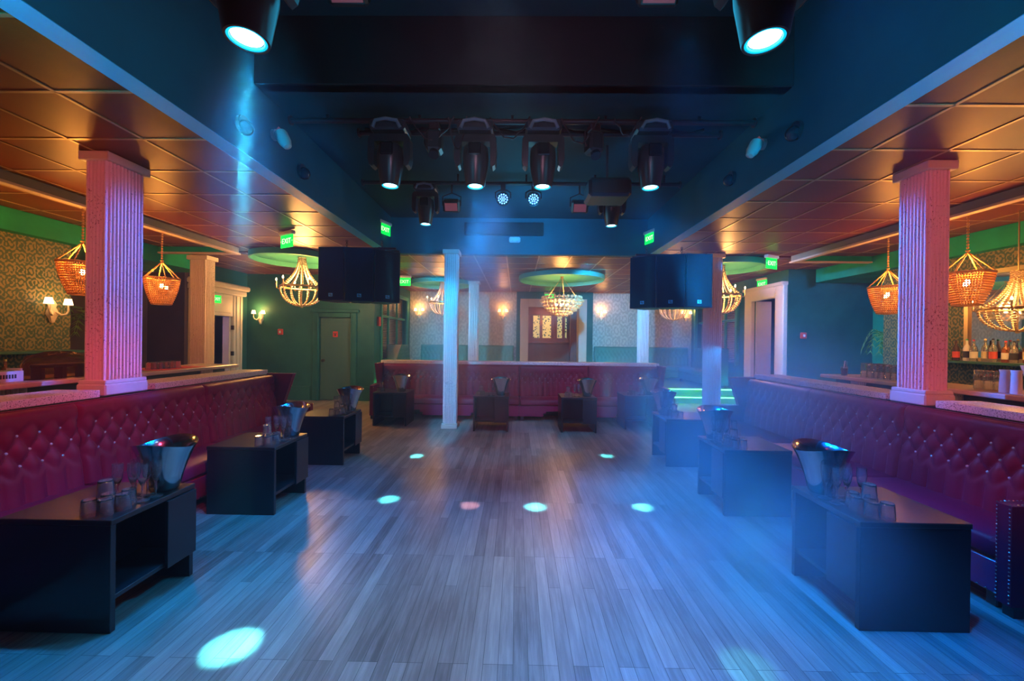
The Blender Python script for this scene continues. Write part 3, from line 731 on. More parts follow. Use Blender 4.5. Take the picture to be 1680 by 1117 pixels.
# cables draped along the pipes
def cable(label,pts,r=.008):
    o=MB().tube(pts,r,6).build('cable',M['blackmetal'],None,60); tag(o,label,'cable'); return o
def sag(x0,x1,y,z,d,n=14): return [(x0+(x1-x0)*i/n, y+.02*math.sin(i*1.7), z-d*math.sin(PI*i/n)) for i in range(n+1)]
cable('black cable sagging from the front pipe between the two left heads',sag(-1.05,-.62,3.80,3.66,.22))
cable('black cable sagging from the front pipe left of the second head',sag(-.68,-.5,3.80,3.66,.30))
cable('black cable sagging from the front pipe between the two middle heads',sag(-.28,.10,3.80,3.66,.20))
cable('black cable sagging from the front pipe right of the third head',sag(.40,.75,3.80,3.66,.24))
cable('thick cable bundle running along the top of the second pipe',[(-1.6+.12*i,4.12+.03*math.sin(i*2.1),3.705+.012*math.sin(i*1.3)) for i in range(30)],.016)
cable('thin cable looping beside the right head on the front pipe',sag(.9,1.15,3.80,3.66,.16))
# spare devices on the bay walls
def dome(label,loc,rz,m):
    r=thing('dome_camera',label,'security camera',loc,rz,None)
    MB().cyl((0,0,0),(0,-.03,0),.075,n=24).build('mount',m,r,40)
    d=MB().ball((0,0,0),.062,20,12).xf(Matrix.Translation((0,-.035,-.02))); d.build('dome',M['darkgloss'],r,60); return r
def camw(label,loc,rz):
    r=thing('security_camera',label,'security camera',loc,rz)
    MB().cyl((0,0,0),(0,-.03,0),.05,n=20).build('mount',M['white'],r,40)
    b=MB().lathe([(0,0),(.055,0),(.06,.02),(.055,.10),(.035,.15),(0,.16)],(0,0,0),20).xf(Matrix.Translation((0,-.06,.02))@Matrix.Rotation(math.radians(150),4,'X'))
    fixn(b.build('housing',M['white'],r,50)); MB().cyl((0,-.055,.03),(0,-.075,.055),.03,n=18).build('eye',M['redled'],r); return r
dome('dark dome camera high on the left bay wall, nearest the camera',(-2.28,3.25,3.28),PI/2,M['blackpl'])
dome('dark dome camera low on the left bay wall beyond the white one',(-2.28,4.15,3.28),PI/2,M['blackpl'])
dome('dark round camera high on the right bay wall, nearest the camera',(2.31,3.35,3.31),-PI/2,M['blackpl'])
dome('dark round camera low on the right bay wall beyond the white one',(2.31,4.35,3.32),-PI/2,M['blackpl'])
camw('white security camera on the left bay wall',(-2.28,3.68,3.42),PI/2)
camw('white security camera on the right bay wall',(2.31,3.80,3.42),-PI/2)
r=thing('emergency_light','small white emergency light on the front wall of the bay, centre','emergency light',(-.06,7.15,3.33))
MB().box(-.10,.10,-.06,0,-.05,.05,.02).build('housing',M['white'],r); MB().ball((-.05,-.07,-.03),.025,12,8).build('lamp',M['white'],r,60); MB().ball((.05,-.07,-.03),.025,12,8).build('lamp',M['white'],r,60)
o=MB().box(-.95,.45,7.05,7.145,3.40,3.62,.01).build('dark_panel',M['black_drop'],None); tag(o,'wide dark panel fixed high on the front wall of the bay','panel')
# ============================================================ SPEAKERS
def speaker(label,loc,rz):
    r=thing('loudspeaker',label,'loudspeaker',loc,rz,None)
    P=[(-.20,0),(.20,0),(.12,.40),(-.12,.40)]
    MB().poly(P,'z',-.80,0).build('cabinet',M['blackpl'],r)
    MB().box(-.193,.193,-.012,-.001,-.79,-.01,.004).build('grille',M['grille'],r)
    b=MB().box(-.03,.03,-.016,-.012,-.74,-.69).build('badge',M['badge'],r)
    m=MB(); m.box(-.022,.022,-.018,-.0162,-.722,-.714); m.box(-.022,.008,-.018,-.0162,-.708,-.700); m.box(-.008,.022,-.018,-.0162,-.732,-.726); m.build('badge_mark',M['blackpl'],b)
    return r
M['badge']=basic('blue_badge',(.05,.45,.75),.3)
def cluster(side,cx,cy,rots,labs,z=2.90):
    for (x,y,rz),l in zip(rots,labs): speaker(l,(x,y,z),rz)
    r=thing('speaker_rigging','black %s rigging frame with chains above the three loudspeakers'%side,'rigging frame',(cx,cy,z+.005))
    MB().box(-.5,.5,.08,.12,0,.03).build('bar',M['blackmetal'],r); MB().box(-.5,.5,.28,.32,0,.03).build('bar',M['blackmetal'],r)
    for x in (-.3,.25):
        m=MB()
        for k in range(5):
            t=MB().torus((0,0,0),.016,.004,12,6); t.xf(Matrix.Translation((x,.2,.045+k*.026))@Matrix.Rotation(PI/2*(k%2),4,'Z')@Matrix.Rotation(PI/2,4,'X')); m.add(t.V,t.F)
        m.build('chain',M['blackmetal'],r,60)
        MB().box(x-.02,x+.02,.08,.32,.028,.036).build('crossbar',M['blackmetal'],r)
def splay(x,y,rots,dr):
    out=[(x,y,rots[0])]
    for a_,b_ in zip(rots[:-1],rots[1:]):
        x+=dr*(.2*math.cos(a_)+.2*math.cos(b_)+.014); y+=dr*(.2*math.sin(a_)+.2*math.sin(b_)); out.append((x,y,b_))
    return out
cluster('left',-2.37,6.0,splay(-2.78,5.92,(-.06,.30,.66),1),
 ('outermost black loudspeaker of the left hanging trio','middle black loudspeaker of the left hanging trio','innermost black loudspeaker of the left hanging trio, turned toward the dance floor'))
cluster('right',2.32,6.1,splay(2.70,5.97,(.06,-.30,-.66),-1),
 ('outermost black loudspeaker of the right hanging trio','middle black loudspeaker of the right hanging trio','innermost black loudspeaker of the right hanging trio, turned toward the dance floor'),2.86)
# ============================================================ EXIT SIGNS
def exit_sign(label,loc,rz,stem=0.0,arrows=True,flat=False,s=1.0):
    r=thing('exit_sign',label,'exit sign',loc,rz,None); r.scale=(s,s,s)
    MB().box(-.16,.16,-.035,.035,-.055,0,.012).build('housing',M['white'],r)
    p=MB().box(-.145,.145,-.006,.006,-.235,-.056,.002).build('panel',M['exit'],r)
    text_mesh('EXIT',.108,.001,'lettering',M['exittxt'],r,(0,-.0085,-.145),(PI/2,0,0))
    if arrows:
        for k in (-1,1): MB().poly([(k*.143,-.145),(k*.130,-.132),(k*.130,-.158)],'y',-.0085,-.007).build('arrow',M['exittxt'],p)
    if not flat: text_mesh('EXIT',.115,.001,'lettering',M['exittxt'],r,(0,.0085,-.145),(PI/2,0,PI))
    return r
exit_sign('green EXIT sign hanging from the ceiling in front of the left chandelier',(-3.35,5.75,3.08),-.5,arrows=True)
exit_sign('green EXIT sign on the left bay wall near its far corner',(-2.25,6.72,3.52),PI/2-.35,arrows=False,s=.95)
exit_sign('green EXIT sign with arrows hanging beside the left blinds',(-2.62,9.2,3.0),0.05)
exit_sign('green EXIT sign on the white panelled left door surround',(-6.50,8.55,2.48),PI/2,arrows=False,s=.9)
exit_sign('green EXIT sign above the portal in the back wall behind the centre chandelier',(1.02,12.70,3.06),0,arrows=False,s=1.05)
exit_sign('green EXIT sign on the right bay wall near its far corner',(2.28,6.95,3.47),-PI/2+.3,arrows=False,s=.95)
exit_sign('green EXIT sign hanging from the ceiling left of the right coffer',(4.38,6.95,3.06),.45)
exit_sign('green EXIT sign on the wall above the tall white doorway at the right',(5.62,9.25,3.03),-PI/2+.2,arrows=False,s=.95)
for (x,y,z) in ((-2.62,9.2,3.04),(4.38,6.95,3.075)): pass
# ============================================================ RED FIRE DEVICES AND SIGNS
o=MB().box(-5.86,-5.74,9.70,9.7495,1.60,1.74,.01).build('fire_alarm_strobe',M['red'],None); tag(o,'red square fire alarm on the dark wall between the left sconce and the door','fire alarm')
MB().box(-5.82,-5.78,9.69,9.70,1.64,1.70).build('strobe_lens',M['white'],o)
o=MB().box(-4.53,-4.41,9.768,9.778,1.56,1.70).build('door_sign',M['red'],None); tag(o,'small square red sign on the closed dark door','sign')
MB().box(-4.51,-4.43,9.765,9.768,1.64,1.655).build('sign_mark',M['blackpl'],o); MB().box(-4.49,-4.45,9.765,9.768,1.59,1.63).build('sign_mark',M['blackpl'],o)
o=MB().box(-3.4995,-3.43,9.93,10.03,1.85,2.08,.01).build('fire_alarm_pull',M['red'],None); tag(o,'red fire alarm box beside the left blinds','fire alarm')
o=MB().box(5.90,6.02,8.36,8.3995,1.64,1.77,.01).build('fire_alarm_strobe',M['red'],None); tag(o,'red square fire alarm on the blue-lit right wall','fire alarm')
MB().box(5.94,5.98,8.352,8.36,1.68,1.73).build('strobe_lens',M['white'],o)
# ============================================================ CHANDELIERS
def chandelier(label):
    r=thing('beaded_chandelier',label,'chandelier',(0,0,0),0,None)
    # origin = top hub; ring at -.60, bottom at -.95, R .37
    MB().torus((0,0,-.60),.37,.014,48,8,1.4).build('ring',M['brass'],r,60)
    MB().torus((0,0,0),.06,.010,24,6).build('top_ring',M['brass'],r,60)
    MB().cyl((0,0,.0),(0,0,-.96),.006).build('stem',M['brass'],r,40)
    for k in range(12):
        t=2*PI*k/12; m=MB(); cs=[]
        for i in range(19):
            u=i/18; R=.06+.31*(u**2.1)*.97; z=-.02-.57*(u**.93); cs.append((R*math.cos(t),R*math.sin(t),z))
        m.beads(cs,.019).build('bead_strand',M['bead'],r,80)
    for k in range(15):
        t=2*PI*k/15+.1; cs=[]
        for i in range(13):
            u=i/13*PI/2; cs.append((.37*math.cos(u)**.85*math.cos(t),.37*math.cos(u)**.85*math.sin(t),-.61-.34*math.sin(u)))
        MB().beads(cs,.020).build('bead_strand',M['bead'],r,80)
    MB().ball((0,0,-.965),.028,12,8).build('finial',M['bead'],r,60)
    for k in range(6):
        t=2*PI*k/6+.26; c,s=math.cos(t),math.sin(t)
        a=MB().tube([(.36*c,.36*s,-.60),(.40*c,.40*s,-.64),(.44*c,.44*s,-.62),(.44*c,.44*s,-.575)],.009); ar=a.build('arm',M['brass'],r,50)
        MB().cyl((.44*c,.44*s,-.575),(.44*c,.44*s,-.49),.011).build('candle',M['cream'],ar,40)
        MB().lathe([(0,0),(.011,.01),(.014,.025),(.008,.045),(0,.06)],(.44*c,.44*s,-.49),10).build('bulb',M['bulb'],ar,60)
    return r
WARM=(1,.46,.12); WARM2=(1,.36,.055)
c0=chandelier('ivory beaded chandelier with candle bulbs under the left round ceiling ring'); c0.location=(-4.13,7.60,3.12-.02)
clone(c0,(-2.03,10.75,3.075),.2,'beaded chandelier far back at the left, partly behind the blue column').scale=(.92,.92,.92)
clone(c0,(4.05,8.0,3.075),.4,'beaded chandelier at the right, half hidden by the column before the green steps').scale=(.95,.95,1)
clone(c0,(4.18,10.75,3.075),.1,'beaded chandelier far back at the right, below the hanging loudspeakers').scale=(.95,.95,1)
k=clone(c0,(5.68,4.60,2.40),.3,'beaded chandelier with lit bulbs hanging before the mirror of the right bar'); k.scale=(.82,.82,.72)
MB().cyl((0,0,0),(0,0,.95),.008).build('stem',M['brass'],k,40)
for (x,y,z,p) in ((-4.13,7.6,2.62,190),(-2.03,10.75,2.6,50),(4.05,8.0,2.55,120),(4.18,10.75,2.6,46)):
    point('chandelier_lamp',(x,y,z),WARM,p,.20)
point('chandelier_lamp',(5.68,4.6,2.05),WARM,40,.15)
# orb chandelier in the centre
r=thing('orb_chandelier','round chandelier of tiers of glowing glass orbs on four rods, centre back','chandelier',(1.07,9.62,3.07))
for k in range(4):
    t=PI/4+k*PI/2+.5; MB().tube([(0,0,0),(.36*math.cos(t),.36*math.sin(t),-.50)],.006).build('rod',M['brass'],r,50)
MB().cyl((0,0,.005),(0,0,-.04),.05,.02).build('hub',M['brass'],r,40)
for (R,z,n) in ((.46,-.50,28),(.50,-.58,30),(.46,-.66,28),(.40,-.73,24),(.33,-.80,20),(.24,-.87,15),(.13,-.92,8),(.30,-.56,16)):
    MB().beads([(R*math.cos(2*PI*k/n+z*9),R*math.sin(2*PI*k/n+z*9),z) for k in range(n)],.040).build('orb_tier',M['orb'],r,90)
for z,R in ((-.50,.42),(-.66,.42),(-.80,.30)): MB().torus((0,0,z),R,.006,36,6).build('tier_ring',M['brass'],r,60)
for k in range(4):
    t=k*PI/2; MB().ball((.13*math.cos(t),.13*math.sin(t),-.66),.035,10,8).build('bulb',M['bulb'],r,60)
point('orb_chandelier_lamp',(1.07,9.62,2.45),WARM,90,.12)
# beaded basket pendants over the bars
def basket(label):
    r=thing('basket_pendant',label,'pendant lamp',(0,0,0),0,'beaded basket pendants over the bars')
    n=6
    def hexpt(R,u):   # u in 0..6
        i=int(u)%n; f=u-int(u); a=2*PI*i/n; b=2*PI*(i+1)/n
        return (R*((1-f)*math.cos(a)+f*math.cos(b)),R*((1-f)*math.sin(a)+f*math.sin(b)))
    rows=14; m=MB()
    for j in range(rows):
        v=j/(rows-1); R=.30-.13*v-.02*math.sin(PI*v)*-1; z=-.36*v
        per=max(5,round(R*6/.030/6))
        for i in range(n*per):
            x,y=hexpt(R,i/per); m.beads([(x,y,z)],.0145)
    m.build('beaded_shade',M['amber'],r,90)
    MB().tube([(*hexpt(.305,i/2),.01) for i in range(13)],.010).build('rim',M['rope'],r,40)
    MB().tube([(*hexpt(.165,i/2),-.375) for i in range(13)],.008).build('rim',M['rope'],r,40)
    for i in range(6):
        x,y=hexpt(.30,i); pts=[(x*(1-k/16),y*(1-k/16),.01+.25*k/16) for k in range(17)]
        MB().tube([(p[0]+.003*math.sin(q*2.1),p[1]+.003*math.cos(q*2.1),p[2]) for q,p in enumerate(pts)],.008).build('rope',M['rope'],r,60)
    MB().torus((0,0,.275),.022,.007,16,6).build('hook_ring',M['rope'],r,60)
    m=MB()
    for k in range(12): m.torus((0,0,.31+k*.036),.011,.006,10,5,2.2)
    m.build('hanging_chain',M['rope'],r,60)
    b=MB().ball((0,0,-.10),.035,12,8).ball((.06,.05,-.12),.03,10,8).build('bulb',M['bulb'],r,60)
    return r
b0=basket('beaded basket pendant over the left bar, nearer one behind the big column'); b0.location=(-4.93,4.42,2.37)
clone(b0,(-4.93,5.42,2.35),.4,'beaded basket pendant over the left bar, farther one between the two columns')
clone(b0,(4.98,4.44,2.36),.3,'beaded basket pendant over the right bar, nearer one right of the big column')
clone(b0,(4.98,5.38,2.33),.5,'beaded basket pendant over the right bar, farther one left of the big column')
for o_ in list(COL.objects):
    if o_.get('category')=='pendant lamp': o_.scale=(.68,.68,.92); o_.location.z-=.03; o_.location.x*=.99
for x,y,z in ((-4.93,4.42,2.37),(-4.93,5.42,2.35),(4.98,4.44,2.36),(4.98,5.38,2.33),):
    point('basket_lamp',(x,y,z+.09),WARM2,30,.09); 
# two more baskets hang over the bars beside the viewer, outside the frame
clone(b0,(-4.93,2.3,2.37),.1,'beaded basket pendant over the near part of the left bar').scale=(.68,.68,.92); clone(b0,(4.98,2.3,2.36),.2,'beaded basket pendant over the near part of the right bar').scale=(.68,.68,.92)
for s in (-1,1): point('basket_lamp',(s*4.75,2.3,2.2),WARM2,26,.09)
# ============================================================ SCONCES
def sconce(label):
    r=thing('wall_sconce',label,'wall sconce',(0,0,0),0,'two-arm carved wall sconces')
    m=MB().lathe([(0,-.20),(.03,-.19),(.05,-.14),(.085,-.06),(.075,0),(.05,.05),(.065,.10),(.03,.16),(0,.18)],(0,0,0),14,lambda R,z,t:(R*(1+.18*math.sin(5*t)+.1*math.sin(z*60)),z))
    m.xf(Matrix.Diagonal((1,.45,1,1))@Matrix.Translation((0,-.06,0))); m.build('backplate',M['antique'],r,50)
    for s in (-1,1):
        a=MB().tube([(s*.03,-.05,-.02),(s*.07,-.10,-.07),(s*.12,-.13,-.05),(s*.145,-.135,0),(s*.145,-.135,.04)],[.02,.018,.014,.012,.016]).build('arm',M['antique'],r,50)
        MB().cyl((s*.145,-.135,.04),(s*.145,-.135,.115),.010).build('candle',M['antique'],a,40)
        MB().lathe([(.062,.10),(.042,.20),(.040,.20),(.060,.10)],(s*.145,-.135,0),18,close=True).build('lamp_shade',M['shade'],a,50)
    return r
S=[((-6.35,5.36,1.87),-PI/2+PI,'two-arm sconce on the gold damask wall of the left bar'),
   ((-6.30,9.75,2.02),0,'two-arm sconce with glowing shades on the dark green wall left of the closed door'),
   ((-3.18,13.0,2.36),0,'two-arm sconce on the back wall just right of the left blinds'),((-.46,13.0,2.36),0,'two-arm sconce on the back wall left of the portal'),
   ((2.72,13.0,2.36),0,'two-arm sconce on the back wall just right of the portal'),((5.45,13.0,2.36),0,'two-arm sconce at the right end of the back wall')]
s0_=sconce(S[0][2]); 
for i,(l,rz,lab) in enumerate(S):
    o=s0_ if i==0 else clone(s0_,l,rz,lab)
    if i==0: rz=PI/2
    o.location=l;o.rotation_euler=(0,0,rz)
    if i==0: o.scale=(.8,.8,.85)
    n=Vector((math.sin(rz),-math.cos(rz),0))
    point('sconce_lamp',Vector(l)+n*.16+Vector((0,0,.20)),WARM,(2.5,14,12,12,12,12)[i],.10)
# ============================================================ BARS
def bar(s,y1,front):
    side='left' if s<0 else 'right'
    a=lambda p,q:(min(s*p,s*q),max(s*p,s*q))
    r=thing('bar_counter','long pale stone-topped bar counter at the %s'%side,'bar counter',(0,0,0))
    MB().box(*a(front,front+.60),.3,y1,1.095,1.14,.008).build('countertop',M['counter'],r)
    MB().box(*a(front+.14,front+.20),.35,y1-.1,0,1.094).build('front_panel',M['barfront'],r)
    MB().box(*a(front+.20,front+.56),y1-.16,y1-.1,0,1.094).build('end_panel',M['barfront'],r)
    y=y1-.55
    while y>.6:
        m=MB()
        for k in range(7): m.cyl((s*(front+.125),y+k*.03,.02),(s*(front+.125),y+k*.03,1.09),.014,n=8)
        m.build('fluted_pilaster',M['column'],r,50); y-=1.05
    b=thing('back_bar','green-topped back bar shelf along the %s bar wall'%side,'back bar',(0,0,0))
    MB().box(*a(5.98,6.345),.3,5.5 if s<0 else 6.4,1.30,1.335,.006).build('shelf_top',M['greenshelf'],b)
    MB().box(*a(6.02,6.345),.32,5.48 if s<0 else 6.38,0,.88).build('cabinet',M['barfront'],b)
    MB().box(*a(5.78,6.345),.30,5.5 if s<0 else 6.4,.90,.93,.004).build('lower_shelf',M['greenshelf'],b)
    for q in (.34,2.4,4.4): MB().box(*a(6.0,6.34),q,q+.03,.931,1.299).build('upright',M['barfront'],b)
    return r
M['greenshelf']=basic('dark_green_counter',(.03,.13,.08),.3)
bar(-1,5.85,4.10); bar(1,5.42,4.08)
# framed mirror behind the right bar
r=thing('wall_mirror','large mirror with a dark frame on the wall behind the right bar','mirror',(6.35,3.55,1.94))
MB().box(-.012,-.002,-2.12,2.12,-.56,.56).build('mirror_glass',basic('mirror_silver',(.9,.88,.84),.01,1,var=.0),r)
m=MB(); m.box(-.04,-.001,-2.18,-2.12,-.62,.62); m.box(-.04,-.001,2.12,2.17,-.62,.62); m.box(-.04,-.001,-2.12,2.12,.56,.62); m.box(-.04,-.001,-2.12,2.12,-.62,-.56)
m.build('frame',M['brass'],r)
# bottles
BM=[bottle_mat('bottle_clear',(.9,.92,.9),.8),bottle_mat('bottle_green',(.1,.4,.15)),bottle_mat('bottle_amber',(.75,.25,.05)),basic('bottle_white',(.8,.8,.78),.3),bottle_mat('bottle_dark',(.08,.05,.04),.3),bottle_mat('bottle_pale_gold',(.9,.65,.2))]
CM=[M['red'],M['blackpl'],M['steel'],basic('green_cap',(.1,.5,.2),.4),basic('gold_cap',(.8,.55,.15),.3,.8)]
LM=[basic('label_white',(.8,.78,.72),.6),basic('label_red',(.7,.1,.06),.6),basic('label_black',(.04,.04,.04),.5),basic('label_cream',(.75,.65,.4),.6),basic('label_blue',(.1,.25,.6),.5)]
BN=['clear','green','amber','white','dark','pale gold']; CN=['red','black','steel','green','gold']; LN=['white','red','black','cream','blue']
def mk_bottle(b,h,w): 
    return fixn(MB().lathe([(0,0),(w,0),(w*1.03,.01),(w*1.03,h*.55),(w*.8,h*.66),(w*.36,h*.76),(w*.34,h*.93),(0,h*.93)],(0,0,0),14).build('bottle',b,None,50))
ORD=['first','second','third','fourth','fifth','sixth','seventh','eighth','ninth','tenth','eleventh','twelfth','thirteenth','fourteenth','fifteenth']
def bottle(x,y,z,bi,ci,li,h,w,where,grp):
    o=mk_bottle(BM[bi],h,w); o.location=(x,y,z)
    MB().cyl((0,0,h*.93),(0,0,h),w*.38,w*.3,n=10).build('cap',CM[ci],o,40)
    MB().lathe([(w*1.045,h*.14),(w*1.045,h*.44)],(0,0,0),14).build('bottle_label',LM[li],o,40)
    tag(o,'%s bottle with %s cap, %s label, %s'%(BN[bi],CN[ci],LN[li],where),'bottle',grp)
rnd=random.Random(3)
pat=[(4,1,1),(3,3,2),(0,0,0),(0,4,3),(0,1,1),(2,0,0),(0,1,2),(2,4,3),(0,0,1),(5,1,0),(0,0,1),(4,2,3),(2,0,1),(0,4,0)]
for i,(b,c,l) in enumerate(pat):
    bottle(6.10+.03*(i%2),5.62-i*.108,1.336,b,c,l,.27+.05*rnd.random(),.037,'%s from column, upper shelf, right bar'%ORD[i],'bottles on the upper shelf of the right bar')
for i in range(11):
    b,c,l=pat[(i*5+3)%14]; bottle(5.90,5.15-i*.125,.931,4 if i%3 else b,c,l,.28+.04*rnd.random(),.038,'%s from column, lower shelf, right bar'%ORD[i],'bottles on the lower shelf of the right bar')
for i in range(8):
    b,c,l=pat[(i*3+1)%14]; bottle(-5.92,4.95-i*.2,.931,4 if i%2 else b,c,l,.30+.04*rnd.random(),.037,'%s from column, left bar shelf'%ORD[i],'bottles on the shelf of the left bar')
# counter items : rows of stacked tumblers, caddies, cups
CT=1.141
ROW=['front','middle','rear']
def stack(x0,y0,nx,ny,nz,where,s=1,dy=.078):
    for i in range(nx):
        for j in range(ny):
            for k in range(nz):
                put(tum0,(x0+s*i*.075,y0+j*dy,CT+k*.0875),0,'tumbler %s, %s layer, %s row, %s from near end'%(where,('lower','upper')[k],ROW[i],ORD[j]),'glass','stacked tumblers on the bars')
stack(4.30,4.60,2,6,2,'at far end of right bar')
stack(4.40,3.62,1,4,2,'right of the right-hand column')
stack(-4.30,4.70,2,5,1,'between columns on left bar',-1)
stack(-4.45,4.05,1,2,2,'beside the big left column',-1)
o=MB().box(-4.62,-4.16,4.58,5.3,CT,CT+.003).build('bar_mat',M['red'],None); tag(o,'flat reddish bar mat under the tumblers on the left bar counter','bar mat')
for q in [x for x in COL.objects if x.get('category')=='glass' and x['label'].find('between columns on left')>0]: q.location.z+=.004
def caddy(label,loc,rz,w=.26):
    r=thing('napkin_caddy',label,'caddy',loc,rz,'white caddies on the bars')
    m=MB().box(-w/2,w/2,-.07,.07,0,.012); m.box(-w/2,w/2,-.075,-.065,0,.09).box(-w/2,w/2,.065,.075,0,.09).box(-w/2,-w/2+.01,-.065,.065,0,.11).box(w/2-.01,w/2,-.065,.065,0,.11).box(-.005,.005,-.065,.065,0,.08)
    m.build('tray',M['white'],r)
    MB().box(-w/2+.012,-.008,-.06,.06,.013,.085,.01).build('napkins',M['cream'],r); 
    f=MB()
    for k in range(9): f.ball((.02+.012*k,-.03+.03*(k%3),.075),.02,8,6)
    f.build('fruit_garnish',M['leaf'],r,60)
    l=MB(); 
    for k in range(9): l.box(-w*.34+k*w*.075,-w*.34+k*w*.075+w*.045,-.078,-.0755,.028,.062)
    l.build('lettering',M['blackpl'],r)
    return r
k0=caddy('white napkin and garnish caddy left of the big column on the right bar counter',(4.24,4.24,CT),-PI/2+.0)
clone(k0,(4.26,3.06,CT),-PI/2,'white napkin caddy at the far right edge on the right bar counter')
clone(k0,(-4.35,3.28,CT),PI/2,'white caddy at the left edge of the frame on the left bar counter')
def cup(label,loc):
    r=thing('drink_cup',label,'drink',loc)
    fixn(MB().lathe([(.030,0),(.042,.115),(.0405,.115),(.029,.004),(0,.004)],(0,0,0),18).build('cup',M['glass'],r,50))
    MB().lathe([(0,.005),(.028,.005),(.038,.09),(0,.09)],(0,0,0),18).build('drink',M['cola'],r,50)
    MB().cyl((.0,.01,.092),(.01,.0,.19),.004,n=8).build('straw',M['white'],r,40); return r
cup('plastic cup of dark cola with a straw on the end of the right bar counter',(4.21,5.18,CT))
put(fl0,(4.28,5.25,CT),0,'single champagne flute beside the cola cup on the right bar counter','glass',None).scale=(.8,.8,.85)
for i,y in enumerate((3.42,3.50)):
    o=fixn(MB().lathe([(0,0),(.034,0),(.036,.01),(.030,.17),(.035,.20),(.032,.20),(.028,.17),(0,.15)],(0,0,0),16).build('pour_container',M['white'],None,50)); o.location=(4.22,y,CT)
    tag(o,'white plastic pour container, %s of the two right of the big column'%('nearer','farther')[i],'container','white pour containers')
o=fixn(MB().lathe([(.05,0),(.09,.16),(.11,.24),(.105,.24),(.085,.16),(.048,.01),(0,.01)],(0,0,0),20).build('ice_pitcher',M['white'],None,50)); o.location=(4.42,3.42,CT); tag(o,'wide white pitcher behind the pour containers on the right bar','pitcher')
# covered rack on the left bar
r=thing('covered_rack','low white bottle rack under a dark translucent cover on the left bar counter','rack',(-4.32,3.72,CT),PI/2)
m=MB().box(-.20,.20,-.05,.05,.10,.13,.008)
for x in (-.17,0,.17): m.box(x-.018,x+.018,-.045,.045,0,.10)
m.build('rack',M['white'],r)
c=MB().lathe([(.30,0),(.30,.12),(.26,.20),(.12,.235),(0,.24)],(0,0,0),24,lambda R,z,t:(R*(1+.03*math.sin(5*t+z*20)),z+.012*math.sin(3*t))); c.xf(Matrix.Diagonal((1,.34,1,1))); c.build('cover',glassm('smoky_cover_film',(.55,.28,.12),.12,.9,1.1),r,60)
# palms in the niches
def palm(label,loc,h,n=11,seed=1):
    rn=random.Random(seed); r=thing('potted_palm',label,'plant',loc)
    fixn(MB().lathe([(0,0),(.13,0),(.17,.30),(.155,.30),(.15,.27),(0,.27)],(0,0,0),20).build('pot',M['pot'],r,50))
    MB().tube([(0,0,.27),(.01,.01,h*.5),(-.01,0,h)],.018).build('trunk',M['trunk'],r,50)
    for k in range(n):
        a=2*PI*k/n+rn.random()*.4; L=.32+rn.random()*.08; up=.10+rn.random()*.16; m=MB(); ca,sa=math.cos(a),math.sin(a)
        P=[Vector((ca*L*u,sa*L*u,h+up*math.sin(PI*u*.9)*1.4-.22*u*u)) for u in [i/9 for i in range(10)]]
        m.tube(P,.004,5)
        for i in range(1,10):
            p=P[i]; d=(P[i]-P[i-1]).normalized(); sd=Vector((-sa,ca,0))
            for s in (-1,1):
                l=.13*(1-abs(i/9-.45)); q=p+sd*(s*l)+d*.06-Vector((0,0,.035)); w=d*.014
                m.add([p-w,p+w,q,p+Vector((0,0,.003))],[(0,1,2),(0,3,2),(3,1,2)])
        m.build('frond',M['leaf'],r)
    return r
palm('potted palm with bright green fronds in the niche left of the right column',(6.98,7.62,0),1.55,12,3)
palm('potted palm in the left bar niche, behind the big column',(-6.95,6.4,0),1.75,12,5)
# ============================================================ LIGHTING
CY=(.0,.40,1.0); BL=(.0,.20,1.0)
for i,((x,y,z,l,s),p,(ax,ay)) in enumerate(zip(heads,(3500,500,5000,4200,2600,2800,5000,400),((-1.213,3.825),(-.425,3.716),(.194,3.70),(1.196,3.74),(-1.30,5.25),(1.223,5.38),(-1.408,1.975),(1.123,1.92)))):
    lz=z-.02-.62*s
    c=(.10,.85,1.0) if i!=1 else (1,.6,.7)
    spot('moving_head_beam',(x,y,lz),(ax,ay,0),c,p,3.6 if i<6 else 5.0,.35,.03)
    spot('moving_head_wash',(x,y,lz-.01),(ax,ay,0),CY if i in (4,5,6,7) else BL,(70,30,60,160,60,90,170,150)[i],(60,60,60,60,60,60,42,60)[i],1.0,.05)
# blue led pars
spot('led_par_beam',(-.22,5.13,3.36),(-.35,1.5,0),(.08,.28,1),45,75,.8,.06)
spot('led_par_beam',(.20,5.13,3.36),(.9,1.5,0),(.05,.32,1),55,75,.8,.06)
# added blue fill spots without fixtures, washing floor, tables, columns and walls
spot('bay_wash_fill',(-1.5,3.2,3.62),(-2.2,3.4,0),(.0,.20,1),170,60,.7,.08)
spot('bay_wash_fill',(-1.6,2.6,3.6),(-1.6,2.3,0),(.0,.28,1),520,70,.9,.08)
spot('bay_wash_fill',(.9,2.4,3.62),(2.0,3.4,.2),(.0,.22,1),800,48,.8,.08)
spot('bay_wash_fill',(1.5,1.6,3.6),(1.6,2.0,0),(.0,.18,1),850,56,.9,.08)
spot('bay_wash_fill',(1.3,4.6,3.45),(1.8,3.2,0),(.0,.24,1),900,70,.9,.08)
spot('bay_wash_fill',(.9,4.9,2.9),(1.2,7.8,.8),(.0,.38,1),260,70,.8,.08)
spot('bay_wash_fill',(-1.9,6.9,2.9),(-1.7,13,1.6),(.0,.5,1),1100,42,.9,.05)
spot('bay_wash_fill',(1.1,6.8,2.9),(3.2,13,1.6),(.0,.42,1),2000,46,.9,.05)
spot('bay_wash_fill',(.3,5.0,2.9),(.2,7.15,3.45),(.0,.36,1),220,110,1,.05)
spot('bay_neutral',(-.1,2.2,3.6),(-.1,1.9,0),(.62,.80,.95),260,58,1.0,.15)
